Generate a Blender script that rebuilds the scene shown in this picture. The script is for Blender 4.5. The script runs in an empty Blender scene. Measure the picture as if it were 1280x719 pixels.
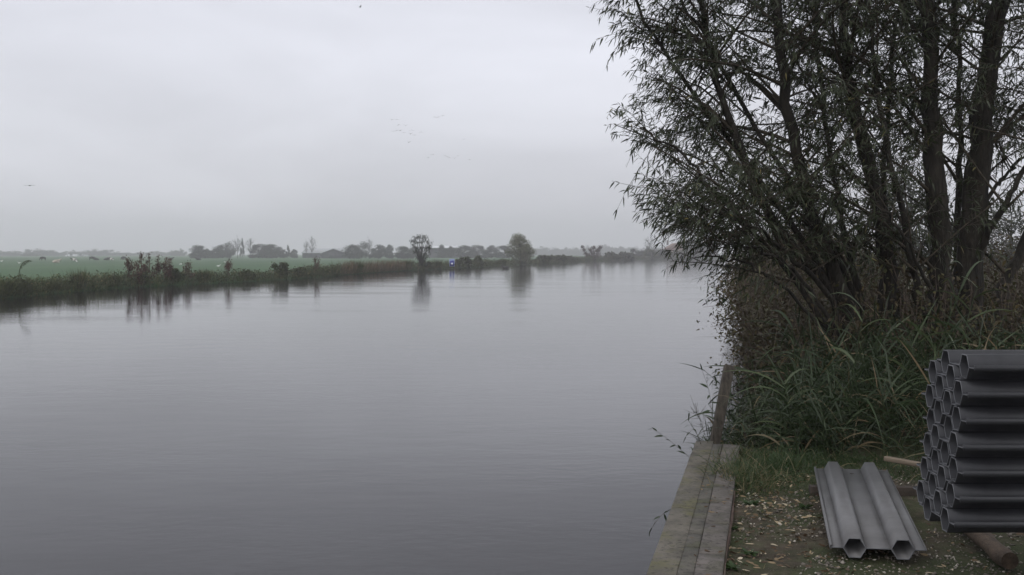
import bpy, bmesh, math, random
import numpy as np
from mathutils import Vector, noise
R = math.radians
rng = np.random.default_rng(7)
random.seed(7)
S = bpy.context.scene
COL = S.collection
# ------------------------------------------------------------------ camera
EYE, FPX, HOR = 2.2, 1380.0, 317.0
PITCH = math.atan((359.5 - HOR) / FPX)
cd = bpy.data.cameras.new('camera'); cam = bpy.data.objects.new('camera', cd); COL.objects.link(cam)
cd.sensor_width = 36; cd.lens = FPX / 1280 * 36; cd.clip_end = 6000; cd.clip_start = .05
cam.location = (0, 0, EYE); cam.rotation_euler = (R(90) - PITCH, 0, 0)
S.camera = cam
# ------------------------------------------------------------------ light
S.view_settings.view_transform = 'Standard'; S.view_settings.look = 'None'
S.view_settings.gamma = 1; S.view_settings.use_curve_mapping = False
S.view_settings.exposure = 0.19
W = bpy.data.worlds.new('World'); S.world = W; W.use_nodes = True
SUN_EL, SUN_AZ = 38, 200       # behind thin overcast
def build_world():
    nt = W.node_tree; N = nt.nodes; L = nt.links
    bg = N['Background']; bg.inputs['Strength'].default_value = 0.1
    sky = N.new('ShaderNodeTexSky'); sky.sky_type = 'NISHITA'; sky.sun_disc = False
    sky.sun_elevation = R(SUN_EL); sky.sun_rotation = R(SUN_AZ); sky.dust_density = 4
    tc = N.new('ShaderNodeTexCoord')
    sep = N.new('ShaderNodeSeparateXYZ'); L.new(tc.outputs['Generated'], sep.inputs[0])
    # overcast layer: brighter towards the zenith
    rp = N.new('ShaderNodeValToRGB'); L.new(sep.outputs['Z'], rp.inputs[0])
    e = rp.color_ramp.elements
    e[0].position = 0.0; e[0].color = (.66, .665, .72, 1)
    e[1].position = 1.0; e[1].color = (.90, .91, .94, 1)
    x = e.new(.10); x.color = (.70, .71, .77, 1)
    x = e.new(.24); x.color = (.72, .73, .80, 1)
    x = e.new(.5); x.color = (.78, .79, .84, 1)
    mp = N.new('ShaderNodeMapping'); mp.inputs['Scale'].default_value = (1.0, 1.0, 3.2)
    L.new(tc.outputs['Generated'], mp.inputs[0])
    nz = N.new('ShaderNodeTexNoise'); nz.inputs['Scale'].default_value = 3.0; nz.inputs['Detail'].default_value = 5
    nz.inputs['Roughness'].default_value = .5; nz.inputs['Distortion'].default_value = .4
    L.new(mp.outputs[0], nz.inputs['Vector'])
    mr = N.new('ShaderNodeMapRange'); mr.inputs[1].default_value = .3; mr.inputs[2].default_value = .7
    mr.inputs[3].default_value = 9.1; mr.inputs[4].default_value = 12.1; L.new(nz.outputs[0], mr.inputs[0])
    vm = N.new('ShaderNodeVectorMath'); vm.operation = 'SCALE'
    L.new(rp.outputs[0], vm.inputs[0]); L.new(mr.outputs[0], vm.inputs['Scale'])
    mx = N.new('ShaderNodeMixRGB'); mx.inputs[0].default_value = .93
    L.new(sky.outputs[0], mx.inputs[1]); L.new(vm.outputs[0], mx.inputs[2])
    L.new(mx.outputs[0], bg.inputs['Color'])
build_world()
sd = bpy.data.lights.new('sun', 'SUN'); sd.energy = 0.5; sd.angle = R(35); sd.color = (1, .97, .93)
so = bpy.data.objects.new('sun', sd); COL.objects.link(so)
so.rotation_euler = (R(90 - SUN_EL), 0, R(180 - SUN_AZ)); so.location = (0, -20, 40)
C = S.cycles
C.max_bounces = 6; C.diffuse_bounces = 2; C.glossy_bounces = 3; C.transmission_bounces = 3
C.volume_bounces = 3; C.volume_max_steps = 64; C.use_denoising = True
try: C.denoiser = 'OPENIMAGEDENOISE'; C.denoising_input_passes = 'RGB_ALBEDO_NORMAL'
except Exception: pass
C.sample_clamp_indirect = 4

# ------------------------------------------------------------------ helpers
def ray(px, py):
    u = (px - 640) / FPX; v = -(py - 359.5) / FPX
    c, s = math.cos(PITCH), math.sin(PITCH)
    return Vector((u, c + v * s, -s + v * c))
def at(px, py, Y):
    d = ray(px, py); return Vector((0, 0, EYE)) + d * (Y / d.y)
def onz(px, py, z=0.0):
    d = ray(px, py); return Vector((0, 0, EYE)) + d * ((z - EYE) / d.z)
def tag(o, label=None, cat=None, group=None, kind=None):
    if label: o['label'] = label
    if cat: o['category'] = cat
    if group: o['group'] = group
    if kind: o['kind'] = kind
    return o
def empty(name, loc, label, cat, group=None, rz=0):
    o = bpy.data.objects.new(name, None); COL.objects.link(o); o.location = loc
    o.rotation_euler = (0, 0, rz); o.empty_display_size = .2
    return tag(o, label, cat, group)
def copy_tree(o, parent=None):
    c = o.copy(); COL.objects.link(c); c.parent = parent
    for ch in list(o.children): copy_tree(ch, c)
    return c
class MB:
    def __init__(s): s.V = []; s.F = {}; s.n = 0; s.A = []
    def add(s, V, F, var=0.5):
        V = np.asarray(V, float).reshape(-1, 3); F = np.asarray(F, int)
        s.F.setdefault(F.shape[1], []).append(F + s.n)
        a = np.empty(len(V)); a[:] = var
        s.V.append(V); s.A.append(a); s.n += len(V)
    def box(s, c, d, rz=0, var=.5, M=None):
        x, y, z = [k / 2 for k in d]
        V = np.array([[i, j, k] for i in (-x, x) for j in (-y, y) for k in (-z, z)])
        cs, sn = math.cos(rz), math.sin(rz)
        V = V @ np.array([[cs, sn, 0], [-sn, cs, 0], [0, 0, 1]])
        if M is not None: V = V @ np.array(M).T
        s.add(V + np.array(c), [[0, 1, 3, 2], [4, 6, 7, 5], [0, 4, 5, 1], [2, 3, 7, 6], [0, 2, 6, 4], [1, 5, 7, 3]], var)
    def tube(s, P, r, k=6, var=.5, cap=True):
        P = np.asarray(P, float); n = len(P); r = np.broadcast_to(np.asarray(r, float), (n,))
        T = np.gradient(P, axis=0); T /= np.linalg.norm(T, axis=1)[:, None] + 1e-9
        ref = np.array([0, 0, 1.]) if abs(T[:, 2]).mean() < .8 else np.array([0, 1., 0])
        U = np.cross(T, ref); U /= np.linalg.norm(U, axis=1)[:, None] + 1e-9
        Wv = np.cross(T, U)
        a = np.arange(k) * 2 * np.pi / k
        V = P[:, None] + r[:, None, None] * (np.cos(a)[None, :, None] * U[:, None] + np.sin(a)[None, :, None] * Wv[:, None])
        i = np.arange(n - 1)[:, None] * k; j = np.arange(k)[None]; j2 = (j + 1) % k
        F = np.stack([i + j, i + j2, i + k + j2, i + k + j], -1).reshape(-1, 4)
        s.add(V.reshape(-1, 3), F, var)
        if cap and k > 3:
            for base, c in ((V[0], P[0]), (V[-1], P[-1])):
                s.add(np.vstack([base, [c]]), [[q, (q + 1) % k, k] for q in range(k)], var)
    def leaves(s, P, D, L, Wd, var, droop=.2, cup=.0):
        """lanceolate leaves: 6 verts, tri-quad-tri"""
        n = len(P)
        if n == 0: return
        D = D / (np.linalg.norm(D, axis=1)[:, None] + 1e-9)
        A = rng.normal(size=(n, 3)); A[:, 2] += 1.2
        Sd = np.cross(D, A); Sd /= np.linalg.norm(Sd, axis=1)[:, None] + 1e-9
        L = np.broadcast_to(L, (n,))[:, None]; Wd = np.broadcast_to(Wd, (n,))[:, None]
        g = np.zeros((n, 3)); g[:, 2] = -1
        def q(t, w): return P + D * L * t + g * L * droop * t * t + Sd * Wd * w
        V = np.stack([q(0, 0), q(.3, .5), q(.68, .36), q(1, 0), q(.68, -.36), q(.3, -.5)], 1)
        b = np.arange(n)[:, None] * 6
        off = s.n
        s.V.append(V.reshape(-1, 3)); s.A.append(np.repeat(var, 6)); s.n += n * 6
        s.F.setdefault(3, []).append(np.vstack([b + [0, 1, 5], b + [2, 3, 4]]) + off)
        s.F.setdefault(4, []).append(b + [1, 2, 4, 5] + off)
    def blades(s, P, D, L, Wd, var, droop=.6, seg=4, twist=.3):
        n = len(P)
        if n == 0: return
        D = D / (np.linalg.norm(D, axis=1)[:, None] + 1e-9)
        A = rng.normal(size=(n, 3)) * .5
        A[:, :2] += rng.normal(size=(n, 2))
        Sd = np.cross(D, A); Sd /= np.linalg.norm(Sd, axis=1)[:, None] + 1e-9
        L = np.broadcast_to(L, (n,))[:, None]; Wd = np.broadcast_to(Wd, (n,))[:, None]
        dr = np.broadcast_to(droop, (n,))[:, None]
        H = D.copy(); H[:, 2] = 0
        rows = []
        for k in range(seg + 1):
            t = k / seg
            w = (1 - t ** 2.2) * (.55 + .45 * min(1, t * 4)) * .5 + .01
            c = P + D * L * t + H * L * dr * .35 * t * t - np.array([0, 0, 1.]) * L * dr * .75 * t ** 2.3
            rows.append(np.stack([c - Sd * Wd * w, c + Sd * Wd * w], 1))
        V = np.stack(rows, 1).reshape(n, -1, 3)
        m = (seg + 1) * 2; b = np.arange(n)[:, None] * m
        F = np.vstack([b + [2 * k, 2 * k + 1, 2 * k + 3, 2 * k + 2] for k in range(seg)])
        off = s.n; s.V.append(V.reshape(-1, 3)); s.A.append(np.repeat(var, m)); s.n += n * m
        s.F.setdefault(4, []).append(F + off)
    def mesh(s, name, mat, smooth=False):
        V = np.vstack(s.V); A = np.concatenate(s.A)
        me = bpy.data.meshes.new(name); me.vertices.add(len(V)); me.vertices.foreach_set('co', V.ravel())
        idx = []; tot = []
        for k, fs in s.F.items():
            f = np.vstack(fs); idx.append(f.ravel()); tot.append(np.full(len(f), k))
        idx = np.concatenate(idx); tot = np.concatenate(tot)
        me.loops.add(len(idx)); me.loops.foreach_set('vertex_index', idx)
        me.polygons.add(len(tot)); me.polygons.foreach_set('loop_start', np.concatenate([[0], np.cumsum(tot)[:-1]]))
        me.polygons.foreach_set('loop_total', tot)
        me.update(calc_edges=True)
        if smooth: me.polygons.foreach_set('use_smooth', np.ones(len(tot), bool))
        a = me.attributes.new('var', 'FLOAT', 'POINT'); a.data.foreach_set('value', A)
        me.materials.append(mat)
        return me
    def build(s, name, mat, parent=None, loc=(0, 0, 0), smooth=False):
        if s.n == 0: return None
        o = bpy.data.objects.new(name, s.mesh(name, mat, smooth)); COL.objects.link(o)
        o.location = loc
        if parent: o.parent = parent
        return o
def rel(mb, base):       # shift all verts so base is the origin
    b = np.array(base); mb.V = [v - b for v in mb.V]; return mb

# ------------------------------------------------------------------ materials
def newmat(name):
    m = bpy.data.materials.new(name); m.use_nodes = True
    return m, m.node_tree.nodes, m.node_tree.links, m.node_tree.nodes['Principled BSDF']
def ramp(N, cols):
    r = N.new('ShaderNodeValToRGB'); e = r.color_ramp.elements
    e[0].position, e[0].color = cols[0][0], (*cols[0][1], 1)
    e[1].position, e[1].color = cols[-1][0], (*cols[-1][1], 1)
    for p, c in cols[1:-1]: e.new(p).color = (*c, 1)
    return r
def leafmat(name, cols, rough=.5, trans=.2, spec=.4):
    m, N, L, P = newmat(name)
    at_ = N.new('ShaderNodeAttribute'); at_.attribute_name = 'var'
    r = ramp(N, cols); L.new(at_.outputs['Fac'], r.inputs[0]); L.new(r.outputs[0], P.inputs['Base Color'])
    P.inputs['Roughness'].default_value = rough; P.inputs['Specular IOR Level'].default_value = spec
    if trans:
        t = N.new('ShaderNodeBsdfTranslucent'); L.new(r.outputs[0], t.inputs['Color'])
        mx = N.new('ShaderNodeMixShader'); mx.inputs[0].default_value = trans
        L.new(P.outputs[0], mx.inputs[1]); L.new(t.outputs[0], mx.inputs[2]); L.new(mx.outputs[0], N['Material Output'].inputs['Surface'])
    return m
def noisemat(name, c1, c2, scale=8, rough=.8, bump=.3, bscale=40, mid=None, metal=0, dist=.01, sc=(1, 1, 1), detail=6, lo=.35, hi=.65, spec=.4):
    m, N, L, P = newmat(name)
    tc = N.new('ShaderNodeTexCoord'); mp = N.new('ShaderNodeMapping'); mp.inputs['Scale'].default_value = sc
    L.new(tc.outputs['Object'], mp.inputs[0])
    n = N.new('ShaderNodeTexNoise'); n.inputs['Scale'].default_value = scale; n.inputs['Detail'].default_value = detail
    n.inputs['Roughness'].default_value = .65
    L.new(mp.outputs[0], n.inputs['Vector'])
    cols = [(lo, c1)] + ([((lo + hi) / 2, mid)] if mid else []) + [(hi, c2)]
    r = ramp(N, cols); L.new(n.outputs[0], r.inputs[0]); L.new(r.outputs[0], P.inputs['Base Color'])
    n2 = N.new('ShaderNodeTexNoise'); n2.inputs['Scale'].default_value = bscale; n2.inputs['Detail'].default_value = 5
    L.new(mp.outputs[0], n2.inputs['Vector'])
    b = N.new('ShaderNodeBump'); b.inputs['Strength'].default_value = bump; b.inputs['Distance'].default_value = dist
    L.new(n2.outputs[0], b.inputs['Height']); L.new(b.outputs[0], P.inputs['Normal'])
    P.inputs['Roughness'].default_value = rough; P.inputs['Metallic'].default_value = metal
    P.inputs['Specular IOR Level'].default_value = spec
    return m
M = {}
M['willow_leaf'] = leafmat('willow_leaf', [(0, (.020, .028, .012)), (.45, (.042, .054, .025)), (.78, (.062, .076, .04)), (.9, (.11, .125, .07)), (1, (.2, .16, .05))], .42, .22)
M['reed'] = leafmat('reed_blade', [(0, (.018, .030, .012)), (.45, (.034, .054, .022)), (.72, (.075, .10, .045)), (.82, (.11, .095, .05)), (1, (.24, .18, .11))], .5, .2)
M['grass'] = leafmat('grass_blade', [(0, (.022, .04, .013)), (.6, (.038, .07, .02)), (.85, (.085, .095, .04)), (1, (.24, .19, .11))], .55, .25)
M['thicket'] = leafmat('thicket_leaf', [(0, (.034, .028, .015)), (.4, (.07, .052, .028)), (.65, (.062, .068, .026)), (.9, (.11, .085, .035)), (1, (.2, .14, .05))], .7, .15)
M['bank'] = leafmat('bank_herb', [(0, (.018, .020, .009)), (.3, (.042, .052, .018)), (.55, (.06, .072, .024)), (.72, (.09, .115, .036)), (.88, (.15, .12, .055)), (1, (.30, .23, .13))], .7, .15)
M['bank_reed'] = leafmat('bank_reed', [(0, (.05, .05, .025)), (.5, (.10, .075, .04)), (1, (.21, .14, .08))], .7, .15)
M['dock'] = leafmat('dock_seed', [(0, (.04, .02, .014)), (1, (.11, .055, .035))], .8, .1)
M['far_tree'] = leafmat('far_leaf', [(0, (.02, .025, .016)), (.6, (.04, .048, .028)), (1, (.07, .075, .04))], .8, .1)
M['autumn'] = leafmat('autumn_leaf', [(0, (.06, .035, .02)), (.6, (.11, .06, .03)), (1, (.17, .09, .04))], .8, .1)
M['round_willow'] = leafmat('round_willow_leaf', [(0, (.08, .085, .045)), (.6, (.15, .16, .085)), (1, (.28, .26, .15))], .7, .2)
M['bark'] = noisemat('willow_bark', (.012, .011, .009), (.042, .036, .028), 14, .9, 1, 30, dist=.03, sc=(1, 1, .25))
M['twig'] = noisemat('twig_bark', (.03, .025, .018), (.075, .06, .042), 20, .8, .2, 60)
M['dead_twig'] = noisemat('dry_twig', (.05, .04, .032), (.13, .10, .08), 12, .85, .2, 60)
M['wood'] = noisemat('weathered_wood', (.028, .024, .019), (.075, .064, .05), 6, .85, .6, 30, sc=(6, 6, .7), dist=.006)
M['plank'] = noisemat('pale_plank', (.11, .085, .062), (.22, .175, .13), 5, .8, .5, 30, sc=(.7, 6, 6), dist=.004)
M['darkwood'] = noisemat('dark_timber', (.025, .02, .016), (.07, .055, .045), 6, .85, .5, 30)
M['log'] = noisemat('pole_wood', (.04, .028, .019), (.11, .078, .055), 9, .8, .7, 40, sc=(3, 1, 3), dist=.008)
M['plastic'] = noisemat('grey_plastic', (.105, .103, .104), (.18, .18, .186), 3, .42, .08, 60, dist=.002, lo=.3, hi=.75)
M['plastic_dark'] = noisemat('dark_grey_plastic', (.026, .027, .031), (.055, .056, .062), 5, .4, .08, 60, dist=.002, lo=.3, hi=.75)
M['blue'] = noisemat('sign_blue', (.012, .022, .22), (.018, .03, .27), 4, .4, 0)
M['white'] = noisemat('white_paint', (.75, .76, .8), (.85, .86, .88), 4, .4, 0)
M['cow_dark'] = noisemat('cow_dark', (.02, .018, .016), (.04, .035, .03), 4, .8, .1)
M['cow_pied'] = noisemat('cow_pied', (.02, .018, .016), (.7, .68, .62), 1.1, .8, .1, lo=.49, hi=.51, detail=1)
M['cow_pale'] = noisemat('cow_pale', (.35, .30, .24), (.5, .45, .38), 2, .8, .1)
M['feather'] = noisemat('white_feather', (.7, .7, .68), (.85, .85, .83), 4, .8, 0)
M['feather_dark'] = noisemat('dark_feather', (.02, .02, .02), (.05, .045, .04), 8, .7, 0)
M['roof_grey'] = noisemat('grey_roof', (.32, .33, .34), (.42, .43, .44), 1, .7, .1)
M['roof_pale'] = noisemat('pale_roof', (.6, .61, .63), (.7, .71, .73), 1, .6, .1)
M['roof_red'] = noisemat('red_tile', (.15, .08, .055), (.22, .115, .08), 3, .8, .3)
M['brick'] = noisemat('farm_brick', (.06, .045, .04), (.1, .075, .06), 3, .85, .2)
M['brick_red'] = noisemat('red_brick', (.15, .08, .055), (.22, .12, .08), 3, .85, .2)
M['darkboard'] = noisemat('dark_boards', (.03, .032, .035), (.06, .06, .065), 2, .8, .2)
M['glass'] = noisemat('window_glass', (.03, .035, .04), (.05, .055, .06), 2, .1, 0)

# ------------------------------------------------------------------ water
def water_mat():
    m, N, L, P = newmat('river_water')
    P.inputs['Base Color'].default_value = (.014, .013, .015, 1)
    P.inputs['Roughness'].default_value = .05; P.inputs['IOR'].default_value = 1.19
    tc = N.new('ShaderNodeTexCoord')
    def nz(scale, sc, det=2, rot=0):
        mp = N.new('ShaderNodeMapping'); mp.inputs['Scale'].default_value = sc; mp.inputs['Rotation'].default_value = (0, 0, rot)
        L.new(tc.outputs['Object'], mp.inputs[0])
        n = N.new('ShaderNodeTexNoise'); n.inputs['Scale'].default_value = scale; n.inputs['Detail'].default_value = det
        L.new(mp.outputs[0], n.inputs['Vector']); return n
    a = nz(5.5, (1, 1.6, 1), 3, .2); b = nz(.9, (1, 1.8, 1), 2, -.15); c = nz(.10, (1, 2.2, 1), 3)
    mr = N.new('ShaderNodeMapRange'); mr.inputs[1].default_value = .42; mr.inputs[2].default_value = .66
    mr.inputs[3].default_value = .2; mr.inputs[4].default_value = 2.0; L.new(c.outputs[0], mr.inputs[0])
    m1 = N.new('ShaderNodeMath'); m1.operation = 'MULTIPLY'; L.new(a.outputs[0], m1.inputs[0]); L.new(mr.outputs[0], m1.inputs[1])
    m2 = N.new('ShaderNodeMath'); m2.operation = 'MULTIPLY_ADD'; L.new(b.outputs[0], m2.inputs[0]); m2.inputs[1].default_value = 2.2
    L.new(m1.outputs[0], m2.inputs[2])
    bp = N.new('ShaderNodeBump'); bp.inputs['Strength'].default_value = 1; bp.inputs['Distance'].default_value = .0016
    L.new(m2.outputs[0], bp.inputs['Height']); L.new(bp.outputs[0], P.inputs['Normal'])
    return m
mb = MB(); mb.add([[-900, -300, 0], [2400, -300, 0], [2400, 2400, 0], [-900, 2400, 0]], [[0, 1, 2, 3]])
tag(mb.build('water', water_mat()), kind='structure')

# ------------------------------------------------------------------ banks
LEFT = [(-24, -290), (-23.5, 20)] + [tuple(onz(x, y).xy) for x, y in ((0, 374), (62, 367.5), (125, 362), (180, 358.5), (250, 355), (320, 351.5), (382, 348), (440, 343), (500, 339), (560, 335.8), (607, 333.6), (640, 331.7), (675, 330), (732, 327), (790, 324.8), (862, 323.1))] + [(240, 720), (1500, 900)]
RIGHT = [(-50, -290), (-3.3, -12), (-.56, 0), (1.53, 9.1), (2.4, 13), (3.57, 18.6), (5.26, 27), (8.9, 45), (20, 100), (42, 200), (80, 390), (98, 480), (200, 600), (1700, 820)]
def along(poly, step):
    P = np.array(poly); out = []
    seg = np.linalg.norm(np.diff(P, axis=0), axis=1); cum = np.concatenate([[0], np.cumsum(seg)])
    s = 0
    while s < cum[-1]:
        p = np.array([np.interp(s, cum, P[:, 0]), np.interp(s, cum, P[:, 1])])
        out.append(p); s += step(np.linalg.norm(p))
    out.append(P[-1]); return np.array(out)
def ground_mat():
    m, N, L, P = newmat('yard_ground')
    tc = N.new('ShaderNodeTexCoord')
    def nz(s, d=6, sc=None):
        n = N.new('ShaderNodeTexNoise'); n.inputs['Scale'].default_value = s; n.inputs['Detail'].default_value = d; n.inputs['Roughness'].default_value = .7
        L.new(tc.outputs['Object'], n.inputs['Vector']); return n
    n1 = nz(9); r1 = ramp(N, [(.33, (.034, .028, .02)), (.5, (.064, .052, .037)), (.68, (.11, .09, .066))]); L.new(n1.outputs[0], r1.inputs[0])
    n2 = nz(1.7, 5); r2 = ramp(N, [(.42, (0, 0, 0)), (.56, (.85, .85, .85))]); L.new(n2.outputs[0], r2.inputs[0])
    n3 = nz(35, 3); r3 = ramp(N, [(.3, (.026, .036, .016)), (.7, (.06, .075, .03))]); L.new(n3.outputs[0], r3.inputs[0])
    mx = N.new('ShaderNodeMixRGB'); L.new(r2.outputs[0], mx.inputs[0]); L.new(r1.outputs[0], mx.inputs[1]); L.new(r3.outputs[0], mx.inputs[2])
    v = N.new('ShaderNodeTexVoronoi'); v.inputs['Scale'].default_value = 60; L.new(tc.outputs['Object'], v.inputs['Vector'])
    rv = ramp(N, [(.10, (1, 1, 1)), (.17, (0, 0, 0))]); L.new(v.outputs['Distance'], rv.inputs[0])
    rc = ramp(N, [(.55, (0, 0, 0)), (.62, (1, 1, 1))]); L.new(v.outputs['Color'], rc.inputs[0])
    mm = N.new('ShaderNodeMath'); mm.operation = 'MULTIPLY'; L.new(rv.outputs[0], mm.inputs[0]); L.new(rc.outputs[0], mm.inputs[1])
    mx2 = N.new('ShaderNodeMixRGB'); L.new(mm.outputs[0], mx2.inputs[0]); L.new(mx.outputs[0], mx2.inputs[1]); mx2.inputs[2].default_value = (.24, .21, .18, 1)
    L.new(mx2.outputs[0], P.inputs['Base Color']); P.inputs['Roughness'].default_value = .9; P.inputs['Specular IOR Level'].default_value = .2
    n4 = nz(45, 6); b = N.new('ShaderNodeBump'); b.inputs['Strength'].default_value = .9; b.inputs['Distance'].default_value = .02
    L.new(n4.outputs[0], b.inputs['Height']); L.new(b.outputs[0], P.inputs['Normal'])
    return m
M['ground'] = ground_mat()
M['field'] = noisemat('meadow', (.020, .064, .018), (.040, .098, .028), .06, .9, .5, 3, dist=.05, sc=(1, .35, 1), detail=8)
GZ = .6
def rightz(x, y, d):
    """ground height on the right bank, d metres inland of the water line"""
    if y < 9.1:
        return -.8 if d < .30 else GZ + .02 * noise.noise(Vector((x * 2.1, y * 2.1, 0))) + .008 * noise.noise(Vector((x * 9, y * 9, 3)))
    k = min(1, max(0, (d + .1) / 1.4)); k = k * k * (3 - 2 * k)
    return -.25 + k * (GZ + .25) + .05 * noise.noise(Vector((x * .9, y * .9, 0)))
def bank_sheet(name, poly, step, offs, dirn, zf, mat):
    P = along(poly, step); n, m = len(P), len(offs)
    V = []
    for p in P:
        for d in offs:
            x, y = p[0] + dirn[0] * d, p[1] + dirn[1] * d
            V.append((x, y, zf(x, y, d)))
    i = np.arange(n - 1)[:, None] * m; j = np.arange(m - 1)[None]
    F = np.stack([i + j, i + j + 1, i + m + j + 1, i + m + j], -1).reshape(-1, 4)
    if dirn[0] < 0: F = F[:, ::-1]
    b = MB(); b.add(V, F); o = b.build(name, mat, smooth=True); return tag(o, kind='structure')
ro = [-1.5, -.3, 0] + [.1 * k for k in range(1, 60)] + [6.5, 7.5, 9, 12, 18, 30, 60, 150, 500, 1500]
def rz2(x, y, d):
    if y < 9.1 and d <= .0: return -.8
    return rightz(x, y, d)
bank_sheet('ground', RIGHT, lambda r: .12 if r < 16 else .06 * r - .5, ro, (1, 0), rz2, M['ground'])
def leftz(x, y, d):
    k = min(1, max(0, d / 1.5)); k = k * k * (3 - 2 * k)
    f = math.exp(-max(0, d - 4) / 12)
    return -.4 + k * .85 - (1 - f) * .33 * k + (.04 * noise.noise(Vector((x * .4, y * .4, 0))) if d < 100 else 0)
bank_sheet('field', LEFT, lambda r: max(.8, .02 * r), [-2, -.6, 0, .3, .6, .9, 1.2, 1.6, 2.2, 3, 4, 6, 9, 14, 22, 40, 80, 180, 400, 900, 2200], (-.5, .866), leftz, M['field'])

# ------------------------------------------------------------------ haze (air)
def haze():
    m, N, L, P = newmat('haze_air'); N.remove(P)
    v = N.new('ShaderNodeVolumePrincipled'); v.inputs['Color'].default_value = (.985, .97, 1, 1)
    v.inputs['Density'].default_value = .00085; v.inputs['Anisotropy'].default_value = .5
    L.new(v.outputs[0], N['Material Output'].inputs['Volume'])
    b = MB(); b.box((400, 1100, 33), (5200, 4600, 72), 0)
    b.V[0][:, 0] += 0
    o = b.build('haze', m); tag(o, kind='stuff')
    o['label'] = 'pale autumn mist lying over the river and fields'; o['category'] = 'haze'
haze()

# ------------------------------------------------------------------ quay
def line_x(y): return -.56 + (1.53 + .56) / 9.1 * y
QD = Vector((1.53 + .56, 9.1, 0)).normalized(); QN = Vector((QD.y, -QD.x, 0)); QA = math.atan2(QD.y, QD.x)
Q0 = Vector((-.56, 0, 0))
def q(s, t, z): return Q0 + QD * s + QN * t + Vector((0, 0, z))
def quay_mat(name, c1, c2, moss, redge=False):
    m, N, L, P = newmat(name)
    tc = N.new('ShaderNodeTexCoord')
    def nz(s, d=8):
        n = N.new('ShaderNodeTexNoise'); n.inputs['Scale'].default_value = s; n.inputs['Detail'].default_value = d; n.inputs['Roughness'].default_value = .7
        L.new(tc.outputs['Object'], n.inputs['Vector']); return n
    r = ramp(N, [(.36, c1), (.64, c2)]); L.new(nz(5).outputs[0], r.inputs[0])
    rm = ramp(N, [(.5, (0, 0, 0)), (.62, (.7, .7, .7))]); L.new(nz(3.2).outputs[0], rm.inputs[0])
    mx = N.new('ShaderNodeMixRGB'); L.new(rm.outputs[0], mx.inputs[0]); L.new(r.outputs[0], mx.inputs[1]); mx.inputs[2].default_value = (*moss, 1)
    rs = ramp(N, [(.36, (.35, .35, .35)), (.46, (1, 1, 1))]); L.new(nz(28, 4).outputs[0], rs.inputs[0])
    ml = N.new('ShaderNodeMixRGB'); ml.blend_type = 'MULTIPLY'; ml.inputs[0].default_value = .75
    L.new(mx.outputs[0], ml.inputs[1]); L.new(rs.outputs[0], ml.inputs[2]); L.new(ml.outputs[0], P.inputs['Base Color'])
    b = N.new('ShaderNodeBump'); b.inputs['Strength'].default_value = .8; b.inputs['Distance'].default_value = .006
    L.new(nz(60, 6).outputs[0], b.inputs['Height']); L.new(b.outputs[0], P.inputs['Normal'])
    P.inputs['Roughness'].default_value = .85; P.inputs['Specular IOR Level'].default_value = .3
    return m
M['cap'] = quay_mat('capping_timber', (.075, .07, .058), (.15, .135, .112), (.125, .12, .055))
M['slab'] = quay_mat('joint_mortar', (.06, .057, .05), (.125, .115, .097), (.085, .088, .05))
M['block'] = quay_mat('kerb_concrete', (.075, .068, .060), (.16, .142, .13), (.085, .083, .055))
M['redrim'] = quay_mat('red_rim', (.075, .05, .042), (.13, .09, .075), (.1, .085, .06))
def rough_bar(b, s0, s1, t0, t1, z0, z1, step=.12, jit=.004, ch=.003):
    """a bar along the quay with slightly wandering, chamfered edges"""
    n = max(2, int((s1 - s0) / step) + 1); S_ = np.linspace(s0, s1, n); rows = []
    for s in S_:
        j = lambda k: jit * noise.noise(Vector((s * 3.1, k * 7.7 + t0 * 31, z1)))
        prof = [(t0 + j(1), z0), (t0 + j(1), z1 - ch), (t0 + ch + j(2), z1 + j(3)), (t1 - ch + j(4), z1 + j(5)), (t1 + j(6), z1 - ch), (t1 + j(6), z0)]
        rows += [tuple(q(s, t, z)) for t, z in prof]
    k = 6; i = np.arange(n - 1)[:, None] * k; jx = np.arange(k)[None]; j2 = (jx + 1) % k
    b.add(rows, np.stack([i + jx, i + j2, i + k + j2, i + k + jx], -1).reshape(-1, 4))
    for r0, flip in ((0, 1), ((n - 1) * k, 0)):
        f = [[r0 + c for c in (range(k) if not flip else range(k - 1, -1, -1))]]
        b.F.setdefault(k, []).append(np.array(f) + b.n - n * k)
def quay():
    root = empty('quay_edge', q(0, 0, 0), 'low quay edge of mossy grey beam and cracked slabs along the water', 'quay')
    def put(name, mat, fn):
        b = MB(); fn(b); rel(b, Q0); return b.build(name, mat, root)
    put('retaining_wall', M['darkboard'], lambda b: rough_bar(b, -8, 9.25, .02, .115, -1, GZ - .03))
    for a, c in ((-8, 2.2), (2.205, 6.85), (6.855, 8.22), (8.225, 9.32)):
        put('cap_beam', M['cap'], lambda b: rough_bar(b, a, c, -.005, .1375, GZ - .028, GZ + .055))
    cuts = [-8, 1.5, 4.9, 5.42, 5.97, 6.25, 6.62, 7.03, 7.5, 7.92, 8.4, 9.2]
    for a, c in zip(cuts[:-1], cuts[1:]):
        dz = random.uniform(-.012, .002)
        put('joint_slab', M['slab'], lambda b: rough_bar(b, a + .006, c - .006, .1385, .2165 + random.uniform(-.002, 0), GZ - .1, GZ + .053, .08, .003))
    cuts = [-8, 2.0, 4.35, 5.15, 5.85, 6.5, 7.05, 7.55, 8.1, 8.6, 9.2]
    for a, c in zip(cuts[:-1], cuts[1:]):
        put('kerb_block', M['block'], lambda b: rough_bar(b, a + .004, c - .004, .217, .352, GZ - .2, GZ + .0535, .1, .003, .005))
    put('red_rim', M['redrim'], lambda b: rough_bar(b, -8, 7.5, .3535, .363, GZ - .2, GZ + .040, .08, .007, .003))
quay()
mb = MB()
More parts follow.
